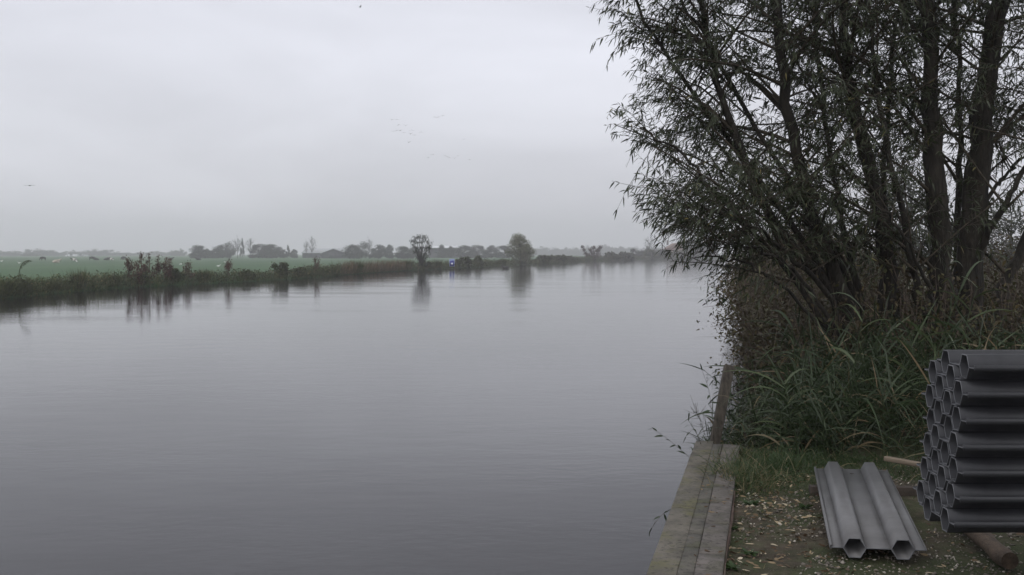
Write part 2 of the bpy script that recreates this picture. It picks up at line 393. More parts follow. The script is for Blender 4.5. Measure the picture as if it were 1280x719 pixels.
p0 = at(893, 563, 9.35); p0.z = -.3
pt = at(911, 460, 9.55)
mb2 = MB(); d = (pt - at(893, 556, 9.3)); 
base = Vector(at(893, 556, 9.3)) - d * .75
for k in range(1):
    b = MB(); up = d.normalized(); side = Vector((.97, .22, 0)); side = (side - up * side.dot(up)).normalized(); fw = up.cross(side)
    Mx = np.array([list(side), list(fw), list(up)]).T
    L_ = d.length * 1.78; b.box((0, 0, 0), (.085, .05, L_))
    V = b.V[0]; V = V @ Mx.T + np.array(base + up * L_ / 2); b.V[0] = V
    rel(b, base); o = b.build('wooden_post', M['wood'], loc=base)
    bv = o.modifiers.new('bevel', 'BEVEL'); bv.width = .005; bv.segments = 2
    tag(o, 'weathered plank post leaning right at the far end of the quay', 'post')

# ------------------------------------------------------------------ plastic sheet piles
HS = .0625; HH = HS * .866; TH = .0046
def panel_mesh(L_, seed=0):
    """profile in local (u = width, w = height), extruded along local +X by L_. Two hexagonal tubes on a web."""
    loops = []
    def hexagon(c, s, h): return [(c - s, 0), (c - s / 2, h), (c + s / 2, h), (c + s, 0), (c + s / 2, -h), (c - s / 2, -h)]
    b = MB()
    for c in (HS * 2.1, HS * 6.1):
        o = hexagon(c, HS, HH); i = hexagon(c, HS - TH * 1.15, HH - TH)
        V = [(0, u, w) for u, w in o] + [(0, u, w) for u, w in i] + [(L_, u, w) for u, w in o] + [(L_, u, w) for u, w in i]
        F = []
        for k in range(6):
            k2 = (k + 1) % 6
            F += [[k, k2, 6 + k2, 6 + k], [12 + k, 18 + k, 18 + k2, 12 + k2], [k, 12 + k, 12 + k2, k2], [6 + k, 6 + k2, 18 + k2, 18 + k]]
        b.add(V, F)
    def bar(u0, u1, w0=-TH / 2, w1=TH / 2):
        b.box((L_ / 2, (u0 + u1) / 2, (w0 + w1) / 2), (L_, u1 - u0, w1 - w0))
    bar(0.010, HS * 1.1 + .0005); bar(HS * 3.1 - .0005, HS * 5.1 + .0005); bar(HS * 7.1 - .0005, HS * 8.0)
    # clutch: small open hook on one flange, tongue on the other
    bar(0, .0045, -.010, .015); bar(.0045, .013, .0105, .015); bar(.0035, .0099, -.007, -.0035)
    bar(HS * 8.0, HS * 8.0 + .003, -.006, .007)
    return b
def rim_mesh():
    """pale sawn edge showing on the end face"""
    b = MB(); x0, x1 = -.002, -.0002; t = TH * .9
    for c in (HS * 2.1, HS * 6.1):
        def hx(s, h, x): return [(x, c - s, 0), (x, c - s / 2, h), (x, c + s / 2, h), (x, c + s, 0), (x, c + s / 2, -h), (x, c - s / 2, -h)]
        V = hx(HS, HH, x0) + hx(HS - t * 1.15, HH - t, x0) + hx(HS, HH, x1) + hx(HS - t * 1.15, HH - t, x1); F = []
        for k in range(6):
            k2 = (k + 1) % 6
            F += [[k, k2, 6 + k2, 6 + k], [k, 12 + k, 12 + k2, k2], [6 + k, 6 + k2, 18 + k2, 18 + k]]
        b.add(V, F)
    for u0, u1 in ((.012, HS * 1.1), (HS * 3.1, HS * 5.1), (HS * 7.1, HS * 8.0)): b.box(((x0 + x1) / 2, (u0 + u1) / 2, 0), (x1 - x0, u1 - u0, TH))
    return b
M['cut_edge'] = noisemat('sawn_plastic_edge', (.10, .104, .115), (.17, .174, .187), 9, .6, .2)
# loose panel: local X (length) points away from the camera
def loose_panel():
    fl = at(1037, 684, 5.72); bl = at(1017.5, 586, 7.58)
    ax = (bl - fl); L_ = ax.length; ax.normalize()
    fr = at(1158, 687, 5.63); lat = (fr - fl); lat = (lat - ax * lat.dot(ax)).normalized(); nrm = lat.cross(ax)
    nrm = -nrm if nrm.z < 0 else nrm
    b = panel_mesh(L_)
    k = (fr - fl).length / (HS * 8.05)
    Mx = np.array([list(ax), list(lat), list(nrm)]).T
    b.V = [(v * np.array([1, k, k])) @ Mx.T for v in b.V]
    root = empty('sheet_pile', fl, 'single pale grey plastic panel lying on the ground before the reeds', 'plastic panel', 'hollow grey plastic sheet panels')
    b.build('profile', M['plastic'], root)
    rb = rim_mesh(); rb.V = [(v * np.array([1, k, k])) @ Mx.T for v in rb.V]; rb.build('cut_edge', M['cut_edge'], root)
    return fl, ax, lat
PF, PAX, PLAT = loose_panel()
# the pile: axis +X, width +Y
ST_X = 2.02; LAY = HH + TH + .0012
def pile():
    z0 = .975; L_ = 3.2
    names = ['topmost', 'second from the top', 'third from the top', 'fourth from the top', 'fifth from the top', 'sixth from the top', 'seventh from the top',
             'eighth from the top', 'seventh from the bottom', 'sixth from the bottom', 'fifth from the bottom', 'fourth from the bottom', 'third from the bottom', 'second from the bottom', 'lowest']
    n = 13; proto = None
    order = names[:7] + names[-6:]
    for i in range(n):            # i = 0 top
        z = z0 + (n - 1 - i) * LAY
        y = 4.955 - HS * 2.1 + .009 * i + (HS * 1.72 if i % 2 else 0) - (0 if i < 11 else 0)
        if i == 12: y += .006
        x = ST_X + random.uniform(-.012, .012) - .0012 * i
        if proto is None:
            root = empty('sheet_pile', (0, 0, 0), 'x', 'plastic panel', 'hollow grey plastic sheet panels')
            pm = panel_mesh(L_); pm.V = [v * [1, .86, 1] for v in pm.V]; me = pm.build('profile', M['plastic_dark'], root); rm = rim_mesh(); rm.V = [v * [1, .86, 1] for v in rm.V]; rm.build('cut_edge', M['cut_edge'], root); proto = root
        else: root = copy_tree(proto)
        root.location = (x, y, z)
        root['label'] = f'dark grey plastic panel {order[i]} in the tall pile'
    # extra stub panels pushed back at the bottom
    for j, (dy, zz, lab) in enumerate(((.40, LAY * 1.0, 'short dark grey plastic panel lying behind the lowest panels of the pile'), )):
        pass
    return z0
Z0 = pile()
def timber(name, p, q_, w, h, mat, label, cat, bev=.004):
    p, q_ = Vector(p), Vector(q_); d = q_ - p; L_ = d.length
    b = MB(); b.box((L_ / 2, 0, 0), (L_, w, h))
    n = 8
    o = b.build(name, mat, loc=p); o.rotation_euler = (0, -math.asin(d.z / L_), math.atan2(d.y, d.x))
    m_ = o.modifiers.new('bevel', 'BEVEL'); m_.width = bev; m_.segments = 2
    return tag(o, label, cat)
timber('bearer', onz(1012, 615, .615), onz(1215, 617, .615), .07, .085, M['darkwood'], 'dark timber bearer on the ground under the single panel', 'timber')
timber('plank', at(1106, 573, 8.0), at(1190, 588, 7.7), .05, .032, M['plank'], 'pale sawn plank lying in the grass behind the single panel', 'timber')
# pole under the pile
def pole():
    a = Vector((2.64, 6.75, GZ + .058)); c = Vector((2.485, 5.47, GZ + .066)); n = 14
    P = np.linspace(a, c, n); P[:, 0] += .006 * np.sin(np.arange(n)); P[:, 2] += .003 * np.cos(np.arange(n) * 1.3)
    r = .047 + .004 * np.sin(np.arange(n) * 1.7); r[-1] = .043; b = MB(); b.tube(P, r, 16)
    rel(b, a); o = b.build('round_pole', M['log'], loc=a)
    tag(o, 'rough round wooden pole lying on the ground beneath the panel pile', 'pole')
    for x, lab in ((2.92, 'left'), (4.7, 'right')):
        b = MB(); b.box((0, 0, 0), (.16, .95, Z0 - HH - GZ)); o = b.build('support_block', M['darkwood'], loc=(x, 5.2, GZ + (Z0 - HH - GZ) / 2 - .002))
        tag(o, f'dark timber block under the {lab} half of the panel pile', 'timber')
pole()

# ------------------------------------------------------------------ willows
def smooth_path(P, n):
    P = np.array(P, float); t = np.linspace(0, 1, len(P)); tt = np.linspace(0, 1, n)
    # catmull-rom
    out = []
    for x in tt * (len(P) - 1):
        i = min(int(x), len(P) - 2); f = x - i
        p0, p1, p2, p3 = P[max(i - 1, 0)], P[i], P[i + 1], P[min(i + 2, len(P) - 1)]
        out.append(.5 * ((2 * p1) + (-p0 + p2) * f + (2 * p0 - 5 * p1 + 4 * p2 - p3) * f * f + (-p0 + 3 * p1 - 3 * p2 + p3) * f ** 3))
    return np.array(out)
def left_limit(z):    # the crown's water-side outline
    return np.interp(z, [1.9, 2.05, 2.33, 2.64, 3.26, 4.6, 6, 7.5], [1.78, 1.60, 1.32, 1.06, .90, .84, 1.3, 2.6])
def grow_willow(label, base, stems, nb, ntw, seed, trunks_k=10):
    global rng
    rng = np.random.default_rng(seed)
    root = empty('willow_tree', base, label, 'tree', 'willows on the right bank')
    br = MB(); lf = MB()
    LP, LD, LL = [], [], []
    for (pts, r0, r1) in stems:
        P = smooth_path([tuple(at(*p)) for p in pts], 26)
        P[1:-1] += rng.normal(size=(24, 3)) * .018
        t = np.linspace(0, 1, 26); rad = r0 + (r1 - r0) * t ** .8
        rad = rad * (1 + .06 * rng.normal(size=26)); rad[0] *= 1.1
        b = MB(); b.tube(P, rad, trunks_k); rel(b, base); b.build('trunk', M['bark'], root, smooth=True)
        cnt = int(nb * (.3 + .7 * min(1, r0 / .1)))
        for _ in range(cnt):
            u = rng.uniform(.08, .97) ** .68; k = u * 25; i = int(k); p = P[i] + (P[min(i + 1, 25)] - P[i]) * (k - i)
            rr = np.interp(u, t, rad)
            low = p[2] < 3.3 and rng.random() < .62
            a = rng.uniform(0, 2 * np.pi)
            if rng.random() < .35: a = rng.uniform(2.4, 3.9)      # more towards the water
            if low and not (p[0] < 3.0 and 1.9 < a < 4.4): continue
            dr = np.array([math.cos(a), math.sin(a) * .8, rng.uniform(.25, 1.3)]); dr /= np.linalg.norm(dr)
            Lb = rng.uniform(.7, 1.9) * (1.15 - .45 * u)
            n = 9; s = np.linspace(0, 1, n)[:, None]
            curve = rng.normal(size=3) * .18; curve[2] -= .18
            B = p + dr * Lb * s + curve * Lb * s ** 2 + rng.normal(size=(n, 3)) * .012 * s
            # keep within the crown outline
            lim = left_limit(B[:, 2]) + rng.uniform(-.15, .75)
            if (B[-1, 0] < 2.4) and rng.random() < .22: continue
            cut = np.where((B[:, 0] < lim + .1) | (B[:, 2] < 1.75) | (B[:, 1] < 8.9))[0]
            if len(cut): 
                if cut[0] < 3: continue
                B = B[:cut[0]]; n = len(B)
            r_ = min(rr * .5, .005 + .010 * Lb) * np.linspace(1, .25, n)
            br.tube(B, r_, 5, cap=False)
            for q_ in range(int(ntw * Lb)):
                w = rng.uniform(.12, 1) ; kk = w * (n - 1); i2 = min(int(kk), n - 2); p2 = B[i2] + (B[i2 + 1] - B[i2]) * (kk - i2)
                bd = B[i2 + 1] - B[i2]; bd /= np.linalg.norm(bd)
                td = bd * .8 + rng.normal(size=3) * .55 + np.array([-.15, 0, .1]); td /= np.linalg.norm(td)
                Lt = rng.uniform(.22, .62)
                m = 6; s2 = np.linspace(0, 1, m)[:, None]
                T = p2 + td * Lt * s2 + np.array([0, 0, -1]) * Lt * rng.uniform(.05, .45) * s2 ** 2 + rng.normal(size=(m, 3)) * .006
                if T[-1, 0] < left_limit(T[-1, 2]) + .22 * noise.noise(Vector((T[-1, 1] * 2, 0, T[-1, 2] * 2.3))) - rng.uniform(-.1, .12) or T[-1, 2] < 1.75: continue
                if T[-1, 0] < 2.2 and rng.random() < .1: continue
                br.tube(T, np.linspace(.0032, .0012, m), 3, cap=False)
                nl = int(Lt / .030); x = np.sort(rng.uniform(.08, 1, nl)); kx = x * (m - 1); ii = np.minimum(kx.astype(int), m - 2); f = (kx - ii)[:, None]
                Pp = T[ii] * (1 - f) + T[ii + 1] * f
                tdir = (T[-1] - T[0]) / Lt
                sd_ = rng.normal(size=(nl, 3)); sd_ -= tdir * (sd_ @ tdir)[:, None]; sd_ /= np.linalg.norm(sd_, axis=1)[:, None]
                D = tdir * .75 + sd_ * .65 + np.array([0, 0, -.45])
                LP.append(Pp); LD.append(D); LL.append(rng.uniform(.05, .098, nl))
    LP = np.vstack(LP); LD = np.vstack(LD); LL = np.concatenate(LL); n = len(LP)
    cl = rng.beta(1.8, 2.6, n); yl = rng.random(n) > .98; cl[yl] = rng.uniform(.9, 1, yl.sum())
    lf.leaves(LP, LD, LL, LL * rng.uniform(.12, .20, n), cl, .25)
    rel(lf, base); rel(br, base)
    br.build('branches', M['twig'], root)
    lf.build('crown', M['willow_leaf'], root)
    print('willow leaves', n)
wb1 = onz(1092, 392, GZ - .05); wb1 = Vector((at(1092, 380, 11.2).x, 11.2, GZ - .05))
wb2 = Vector((at(1195, 380, 11.4).x, 11.4, GZ - .05))
def st(b, pts): return [(b[0], b[1], b[2])] + pts
stems1 = [
    ([(1088, 500, 11.3), (1050, 375, 11.1), (1003, 322, 10.95), (946, 232, 10.8), (908, 140, 10.7), (887, 60, 10.6), (868, -30, 10.5), (840, -150, 10.4), (828, -260, 10.4)], .065, .014),
    ([(1090, 500, 11.2), (1068, 400, 11.1), (1022, 290, 11.0), (990, 170, 10.9), (974, 60, 10.8), (962, -60, 10.7), (930, -190, 10.7), (915, -300, 10.8)], .09, .02),
    ([(1100, 500, 11.2), (1108, 380, 11.2), (1104, 280, 11.1), (1078, 180, 11.0), (1060, 90, 10.9), (1052, -20, 10.9), (1060, -200, 10.9), (1050, -340, 11)], .115, .025),
    ([(1096, 500, 11.5), (1075, 380, 11.6), (1046, 250, 11.7), (1030, 120, 11.8), (1012, -40, 11.9), (980, -200, 12)], .05, .012),
    ([(1090, 500, 11.1), (1040, 380, 10.9), (985, 318, 10.6), (940, 285, 10.3), (890, 262, 10.1), (850, 240, 10.0)], .035, .007),
    ([(1085, 500, 11.1), (1030, 390, 10.8), (990, 335, 10.5), (955, 315, 10.2), (915, 305, 10.0), (885, 305, 9.9)], .03, .006),
    ([(1080, 500, 11.1), (1010, 370, 10.9), (950, 300, 10.7), (890, 235, 10.5), (840, 185, 10.4), (800, 160, 10.4)], .04, .007),
    ([(1085, 500, 11.2), (1045, 370, 11.1), (975, 260, 11.0), (890, 150, 10.9), (832, 70, 10.8), (790, -10, 10.7), (765, -90, 10.7)], .045, .008),
    ([(1080, 500, 11.0), (1010, 390, 10.7), (950, 340, 10.4), (905, 322, 10.2), (868, 322, 10.1)], .022, .005),
    ([(1100, 500, 11.5), (1120, 380, 11.8), (1105, 240, 12.2), (1112, 100, 12.4), (1130, -60, 12.5), (1120, -220, 12.5)], .05, .012),
    ([(1090, 480, 11.3), (1060, 350, 11.2), (1000, 250, 11.0), (925, 120, 10.9), (865, 20, 10.8), (820, -60, 10.8), (800, -160, 10.8)], .04, .008),
]
stems2 = [
    ([(1186, 520, 11.3), (1180, 380, 11.3), (1173, 270, 11.2), (1166, 170, 11.2), (1160, 60, 11.2), (1154, -60, 11.1), (1130, -220, 11), (1120, -360, 11)], .15, .035),
    ([(1200, 520, 11.5), (1208, 380, 11.5), (1214, 290, 11.4), (1224, 190, 11.3), (1236, 80, 11.2), (1262, -40, 11.1), (1290, -200, 11), (1300, -360, 11)], .19, .05),
    ([(1215, 330, 11.4), (1250, 262, 11.1), (1290, 190, 10.9), (1330, 80, 10.7), (1360, -60, 10.6)], .04, .01),
    ([(1216, 300, 11.4), (1243, 240, 11.6), (1275, 200, 11.9), (1320, 160, 12.1)], .03, .008),
    ([(1190, 500, 11.2), (1150, 390, 11.0), (1135, 300, 10.8), (1110, 180, 10.7), (1092, 60, 10.6), (1085, -80, 10.6)], .055, .012),
    ([(1195, 500, 11.2), (1170, 400, 10.9), (1150, 340, 10.7), (1120, 280, 10.4), (1080, 240, 10.2)], .035, .007),
    ([(1222, 500, 11.6), (1250, 380, 11.7), (1290, 280, 11.8), (1350, 120, 11.9), (1400, -60, 12), (1430, -220, 12)], .09, .02),
    ([(1205, 500, 11.7), (1196, 380, 12.0), (1200, 220, 12.4), (1195, 60, 12.6), (1180, -120, 12.7)], .06, .015),
]
grow_willow('willow with slender stems leaning left out over the water', wb1, stems1, 70, 13.5, 11)
grow_willow('willow with two thick upright dark trunks behind the panel pile', wb2, stems2, 62, 13, 12)

# ------------------------------------------------------------------ bushes and reeds on the right bank
def edge_x(y): return float(np.interp(y, [p[1] for p in RIGHT], [p[0] for p in RIGHT]))
def gz(x, y): return rightz(x, y, x - edge_x(y))
def bush(name, loc, rx, ry, h, ntw, nleaf, leafL, mat, twm, label, cat, group=None, seed=0, up=.6, lw=.45, over=0.0, z0=0, blades=0):
    global rng; rng = np.random.default_rng(seed)
    root = empty(name, loc, label, cat, group); tw = MB(); lf = MB(); PP, DD = [], []
    for _ in range(ntw):
        a = rng.uniform(0, 2 * np.pi); r = math.sqrt(rng.random())
        b0 = np.array([math.cos(a) * rx * r * .55, math.sin(a) * ry * r * .55, z0])
        tip = np.array([math.cos(a) * rx * r * 1.05 + over * rng.random(), math.sin(a) * ry * r * 1.05, h * (1 - .45 * r ** 2.5) * rng.uniform(.45, 1.08)])
        n = 6; s = np.linspace(0, 1, n)[:, None]; mid = (tip - b0) * s; mid[:, 2] = (tip[2] - z0) * (s[:, 0] ** up)
        P = b0 + mid + rng.normal(size=(n, 3)) * .03 * h * s
        P[:, 2] -= h * .12 * s[:, 0] ** 4 * rng.random()
        tw.tube(P, np.linspace(.008, .002, n) * (.6 + h * .25), 3, cap=False)
        m = max(1, nleaf // ntw); x = rng.uniform(.15, 1, m) * (n - 1); i = np.minimum(x.astype(int), n - 2); f = (x - i)[:, None]
        PP.append(P[i] * (1 - f) + P[i + 1] * f + rng.normal(size=(m, 3)) * .06 * h); DD.append(rng.normal(size=(m, 3)) + (P[i + 1] - P[i]) * 2)
    PP = np.vstack(PP); DD = np.vstack(DD); PP[:, 2] = np.maximum(PP[:, 2], z0)
    n = len(PP); L_ = leafL * rng.uniform(.6, 1.3, n)
    lf.leaves(PP, DD, L_, L_ * lw, rng.beta(2, 2.6, n), .3)
    if blades:
        a = rng.uniform(0, 6.28, blades); r = np.sqrt(rng.random(blades))
        Pb = np.stack([np.cos(a) * rx * r, np.sin(a) * ry * r, np.full(blades, z0)], 1)
        D = rng.normal(size=(blades, 3)) * .35; D[:, 2] = 1
        lf.blades(Pb, D, h * rng.uniform(.5, 1.1, blades), .012 * h, rng.beta(2, 2.2, blades), .5, 4)
    tw.build('stems', twm, root); lf.build('foliage', mat, root)
    return root
bushes = [
    (3.15, 12.4, .62, .7, 1.3, 'dry brown thicket overhanging the water nearest the quay'),
    (3.55, 14.3, .8, 1.1, 1.75, 'dry brown thicket at the water edge behind the nearest one'),
    (4.3, 17.0, 1.1, 1.5, 2.0, 'brown thicket at the water edge farther off under the leaning stems'),
    (5.6, 21.5, 1.6, 2.2, 2.2, 'farther rounded brown thicket along the river past the willows'),
    (7.7, 28.5, 2.2, 3.2, 2.4, 'low brown thicket well beyond the willows on the right bank'),
    (10.9, 40, 3, 5, 2.7, 'farthest brown thicket on the right bank'),
    (4.6, 13.4, 1.2, 1.0, 1.9, 'brown undergrowth between the leaning stems and the thick trunks'),
    (6.2, 13.8, 1.3, 1.1, 1.9, 'brown undergrowth behind the two thick trunks'),
    (7.9, 16.5, 1.8, 1.6, 2.2, 'brown undergrowth far right behind the thick trunks'),
    (4.9, 10.2, .8, .7, .95, 'tangle of dry brown brambles behind the panel pile'),
    (6.2, 10.6, .9, .8, 1.15, 'tangle of dry brown brambles right of the thick trunks'),
    (3.95, 10.75, .8, .45, 1.8, 'tangled brown-green brush just behind the reeds left of the thick trunks'),
    (4.85, 10.85, .7, .4, 1.65, 'tangled brown-green brush at the foot of the two thick trunks'),
    (3.1, 10.9, .55, .5, 1.5, 'tangled brown-green brush behind the reeds near the leaning post'),
    (3.5, 11.9, .7, .6, 1.35, 'dim brown undergrowth at the foot of the leaning stems'),
]
for i, (x, y, rx, ry, h, lab) in enumerate(bushes):
    sc = max(1, y / 18)
    bush('thicket', (x, y, gz(x, y) - .05), rx, ry, h, int(210 * rx * ry ** .5), int(5200 * rx * ry ** .5 / sc), .06 * sc, M['thicket'], M['dead_twig'], lab, 'bush', 'thickets on the right bank', 40 + i, over=-.12, blades=0 if (i < 6 or i > 10) else int(200 * rx))
# haze-softened trees inland on the right bank, seen between the trunks
def tree_mesh(kind, h, w, seed, nleaf=2600, ls=.3, mat=None):
    """kind: round, tall, column, bare, willow. Returns (trunk MB, crown MB), base at origin"""
    global rng; rng = np.random.default_rng(seed)
    tk = MB(); cr = MB(); th = h * {'round': .04, 'tall': .08, 'column': .03, 'bare': .3, 'willow': .05}[kind]
    top = h * (.8 if kind != 'bare' else .95)
    P = np.stack([rng.normal() * .02 * h * np.linspace(0, 1, 7), rng.normal() * .02 * h * np.linspace(0, 1, 7), np.linspace(-.3, top, 7)], 1)
    tk.tube(P, h * .022 * np.linspace(1, .2, 7), 7)
    centers = []
    nlimb = {'round': 24, 'tall': 22, 'column': 16, 'bare': 26, 'willow': 26}[kind]
    for i in range(nlimb):
        u = rng.uniform(0, 1); z = th + (top - th) * u * .9; a = rng.uniform(0, 6.28)
        env = {'round': math.sin(math.pi * (.33 + .55 * u)), 'tall': .5 + .5 * math.sin(math.pi * u), 'column': 1 - .85 * u, 'bare': math.sin(math.pi * (.15 + .75 * u)), 'willow': math.sin(math.pi * (.3 + .6 * u))}[kind]
        r = w / 2 * env * rng.uniform(.45, .95)
        tip = np.array([math.cos(a) * r, math.sin(a) * r, z + h * rng.uniform(.04, .16)])
        s = np.linspace(0, 1, 5)[:, None]; b0 = np.array([0, 0, max(th * .7, z - h * .15)])
        L_ = b0 + (tip - b0) * s; L_[:, 2] += h * .03 * np.sin(s[:, 0] * 3)
        tk.tube(L_, h * .008 * np.linspace(1, .25, 5), 4, cap=False)
        centers.append((tip, w * rng.uniform(.13, .24) * (1.0 if kind != 'column' else .8 * env + .25)))
        if kind == 'bare':
            for _ in range(7):
                d = rng.normal(size=3); d[2] = abs(d[2]) + .3; d /= np.linalg.norm(d)
                p = L_[rng.integers(2, 5)]; tk.tube(p + d * np.linspace(0, 1, 4)[:, None] * h * rng.uniform(.08, .16), h * .003 * np.linspace(1, .4, 4), 3, cap=False)
    centers.append((np.array([0, 0, h * .82]), w * .2))
    if kind in ('round', 'tall', 'willow'):
        for k_ in range(12):
            a = rng.uniform(0, 6.28); rr_ = w * rng.uniform(.1, .42); centers.append((np.array([math.cos(a) * rr_, math.sin(a) * rr_, h * rng.uniform(.08, .34)]), w * rng.uniform(.13, .19)))
    if w > 1.5 * h:
        centers = [(np.array([rng.uniform(-.46, .46) * w, rng.uniform(-.46, .46) * w, 0]), h * rng.uniform(.15, .26)) for _ in range(110)]
        for c_, r_ in centers:
            top_ = h * (.58 + .55 * noise.noise(Vector((c_[0] * .22, c_[1] * .22, seed)))) ; c_[2] = rng.uniform(.1, 1) * (top_ + .1 * h - r_ * .5)
    per = nleaf // len(centers)
    for c, r in centers:
        d = rng.normal(size=(per, 3)); d /= np.linalg.norm(d, axis=1)[:, None]
        p = c + d * r * (rng.random((per, 1)) ** .45) * np.array([1, 1, .85 if kind != 'willow' else 1.2])
        p = p[(p[:, 2] < h) & (p[:, 2] > .02 * h)]
        n = len(p); v = np.clip(rng.beta(2, 2.4, n) * .8 + rng.uniform(-.12, .25), 0, 1)
        cr.leaves(p, rng.normal(size=(n, 3)), ls * rng.uniform(.6, 1.3, n), ls * .55, v, .1)
    return tk, cr
PROTO = {}
def far_tree(name, kind, loc, h, w, label, group=None, mat='far_tree', seed=1, nleaf=2600, ls=.3, cat='tree'):
    pw = 20.0 if (w / h > 1.5 and kind == 'round') else 9.0
    if kind == 'round': nleaf = 5200 if pw < 15 else 11000
    if ls > .4: ls = .55
    key = (kind, seed, mat, nleaf, ls, pw)
    if key not in PROTO:
        tk, cr = tree_mesh(kind, 1.0 * 10, pw, seed, nleaf, ls)
        root = empty(name, loc, label, cat, group)
        tk.build('trunk', M['bark'], root)
        if kind == 'bare': cr2 = cr
        cr.build('crown', M[mat], root)
        PROTO[key] = root
    else:
        root = copy_tree(PROTO[key]); root.name = name
        root.location = loc
        if 'group' in root: del root['group']
    tag(root, label, cat, group)
    root.scale = (w / pw, w / pw, h / 10); root.rotation_euler = (0, 0, random.uniform(0, 6.28))
    return root
def FT(px, py_top, Y, wpx, kind, label, name='tree', group='hazy trees along the horizon', zb=.1, **k):
    p = at(px, 320, Y); top = at(px, py_top, Y).z; h = (top - zb) / .97
    return far_tree(name, kind, (p.x, Y, zb - .1), h, wpx / FPX * Y * (1.35 if kind in ('round', 'tall') else 1.1), label, group, **k)
FT(1138, 205, 75, 90, 'round', 'pale misty tree seen between the leaning and the thick willow stems', group=None, zb=.6, ls=.35, seed=31, mat='far_tree')
FT(1262, 250, 95, 80, 'round', 'misty tree far behind the willow at the right edge', group=None, zb=.6, ls=.35, seed=32)
FT(1010, 262, 120, 80, 'round', 'misty tree far behind the slender leaning willow stems', group=None, zb=.6, ls=.35, seed=33)

# reed bed in front of the willows
def reed_bed():
    global rng; rng = np.random.default_rng(77)
    b = MB(); stl = MB()
    n = 0; P = []; 
    while n < 860:
        x = rng.uniform(1.7, 6.2); y = rng.uniform(8.35, 12.2)
        e = edge_x(y)
        if x < e + (.38 if y < 10.6 else 0): continue
        if x > 4.6 and y < 9.6: continue
        # bed narrows towards the quay end
        if y < 9.2 and x < 2.0: continue
        front = 8.5 + .2 * math.sin(x * 5) + (.25 if x < 2.4 else 0)
        if y < front: continue
        P.append((x, y)); n += 1
    BP, BD, BL, BV, BW, BR = [], [], [], [], [], []
    for x, y in P:
        e = edge_x(y); h = rng.uniform(.55, 1.0) * np.interp(x - e, [-.2, .6, 1.6, 3.5], [.55, .85, 1.0, .95]) * np.interp(y, [8.3, 8.8, 9.6, 11], [.5, .72, 1.0, 1.1])
        g = gz(x, y) - .04
        ln = rng.normal(size=2) * .16 + np.array([-.05, -.08])
        m = 5; s = np.linspace(0, 1, m)
        C_ = np.stack([x + ln[0] * h * s + ln[0] * h * .6 * s ** 2, y + ln[1] * h * s + ln[1] * h * .6 * s ** 2, g + h * s - .05 * s ** 3], 1)
        stl.tube(C_, np.linspace(.0045, .002, m), 4, .3 + .3 * rng.random(), cap=False)
        k = rng.integers(7, 12); tt = np.linspace(.15, 1, k); a0 = rng.uniform(0, 6.28)
        dead = rng.random() < .05
        for j, t in enumerate(tt):
            p = np.array([np.interp(t, s, C_[:, c]) for c in range(3)])
            a = a0 + (j % 2) * math.pi + rng.normal() * .7
            el = rng.uniform(.1, 1.9) * (1 if t < .9 else 1.8)
            BP.append(p); BD.append((math.cos(a), math.sin(a) * .9, el)); BL.append(rng.uniform(.28, .6) * np.interp(x - e, [.3, 1.0], [.55, 1])); BW.append(rng.uniform(.008, .019))
            BR.append(rng.uniform(.05, 1.2) ** 1.2)
            BV.append(rng.uniform(.8, 1) if (dead or (t < .4 and rng.random() < .18)) else rng.beta(2, 2.4) * .74)
    b.blades(np.array(BP), np.array(BD), np.array(BL), np.array(BW), np.array(BV), np.array(BR), 6)
    # limp dead blades low down at the front of the bed
    m = 230; x = rng.uniform(1.9, 4.0, m); y = 8.72 + rng.random(m) * .6
    D = np.stack([rng.normal(size=m), rng.normal(size=m) * .6 - .3, rng.uniform(.5, 1.6, m)], 1)
    b.blades(np.stack([x, y, np.full(m, GZ) + rng.uniform(0, .45, m)], 1), D, rng.uniform(.2, .55, m), rng.uniform(.005, .013, m), rng.choice([.2, .35, .5, .84, .95], m), rng.uniform(.5, 1.5, m), 6)
    o = b.build('reed_bed', M['reed'])
    tag(o, 'dense bed of long drooping reed blades in front of the willows', 'reeds', kind='stuff')
    o2 = stl.build('reed_stalks', M['reed'], o); o2['kind'] = 'stuff'
reed_bed()
def big_reed(x, y, h, lean, label, seed, n=11, dead=False):
    global rng; rng = np.random.default_rng(seed)
    g = gz(x, y); root = empty('reed_plant', (x, y, g), label, 'reed', 'single tall reeds at the edge of the bed')
    s = np.linspace(0, 1, 7); C_ = np.stack([lean[0] * s ** 1.5, lean[1] * s ** 1.5, h * s - .04 * s ** 3], 1)
    t = MB(); t.tube(C_, np.linspace(.006, .0025, 7), 5, .5, cap=False); t.build('stalk', M['reed'], root)
    k = n; tt = np.linspace(.2, 1, k); b = MB(); a0 = rng.uniform(0, 6.28)
    P = np.stack([np.interp(tt, s, C_[:, c]) for c in range(3)], 1)
    a = a0 + np.arange(k) * math.pi + rng.normal(size=k) * .5
    D = np.stack([np.cos(a), np.sin(a), rng.uniform(.7, 1.6, k)], 1)
    b.blades(P, D, rng.uniform(.35, .62, k), rng.uniform(.016, .028, k), rng.uniform(.4, .75, k) if not dead else rng.uniform(.82, 1, k), rng.uniform(.5, 1.1, k), 7)
    b.build('leaf_blades', M['reed'], root)
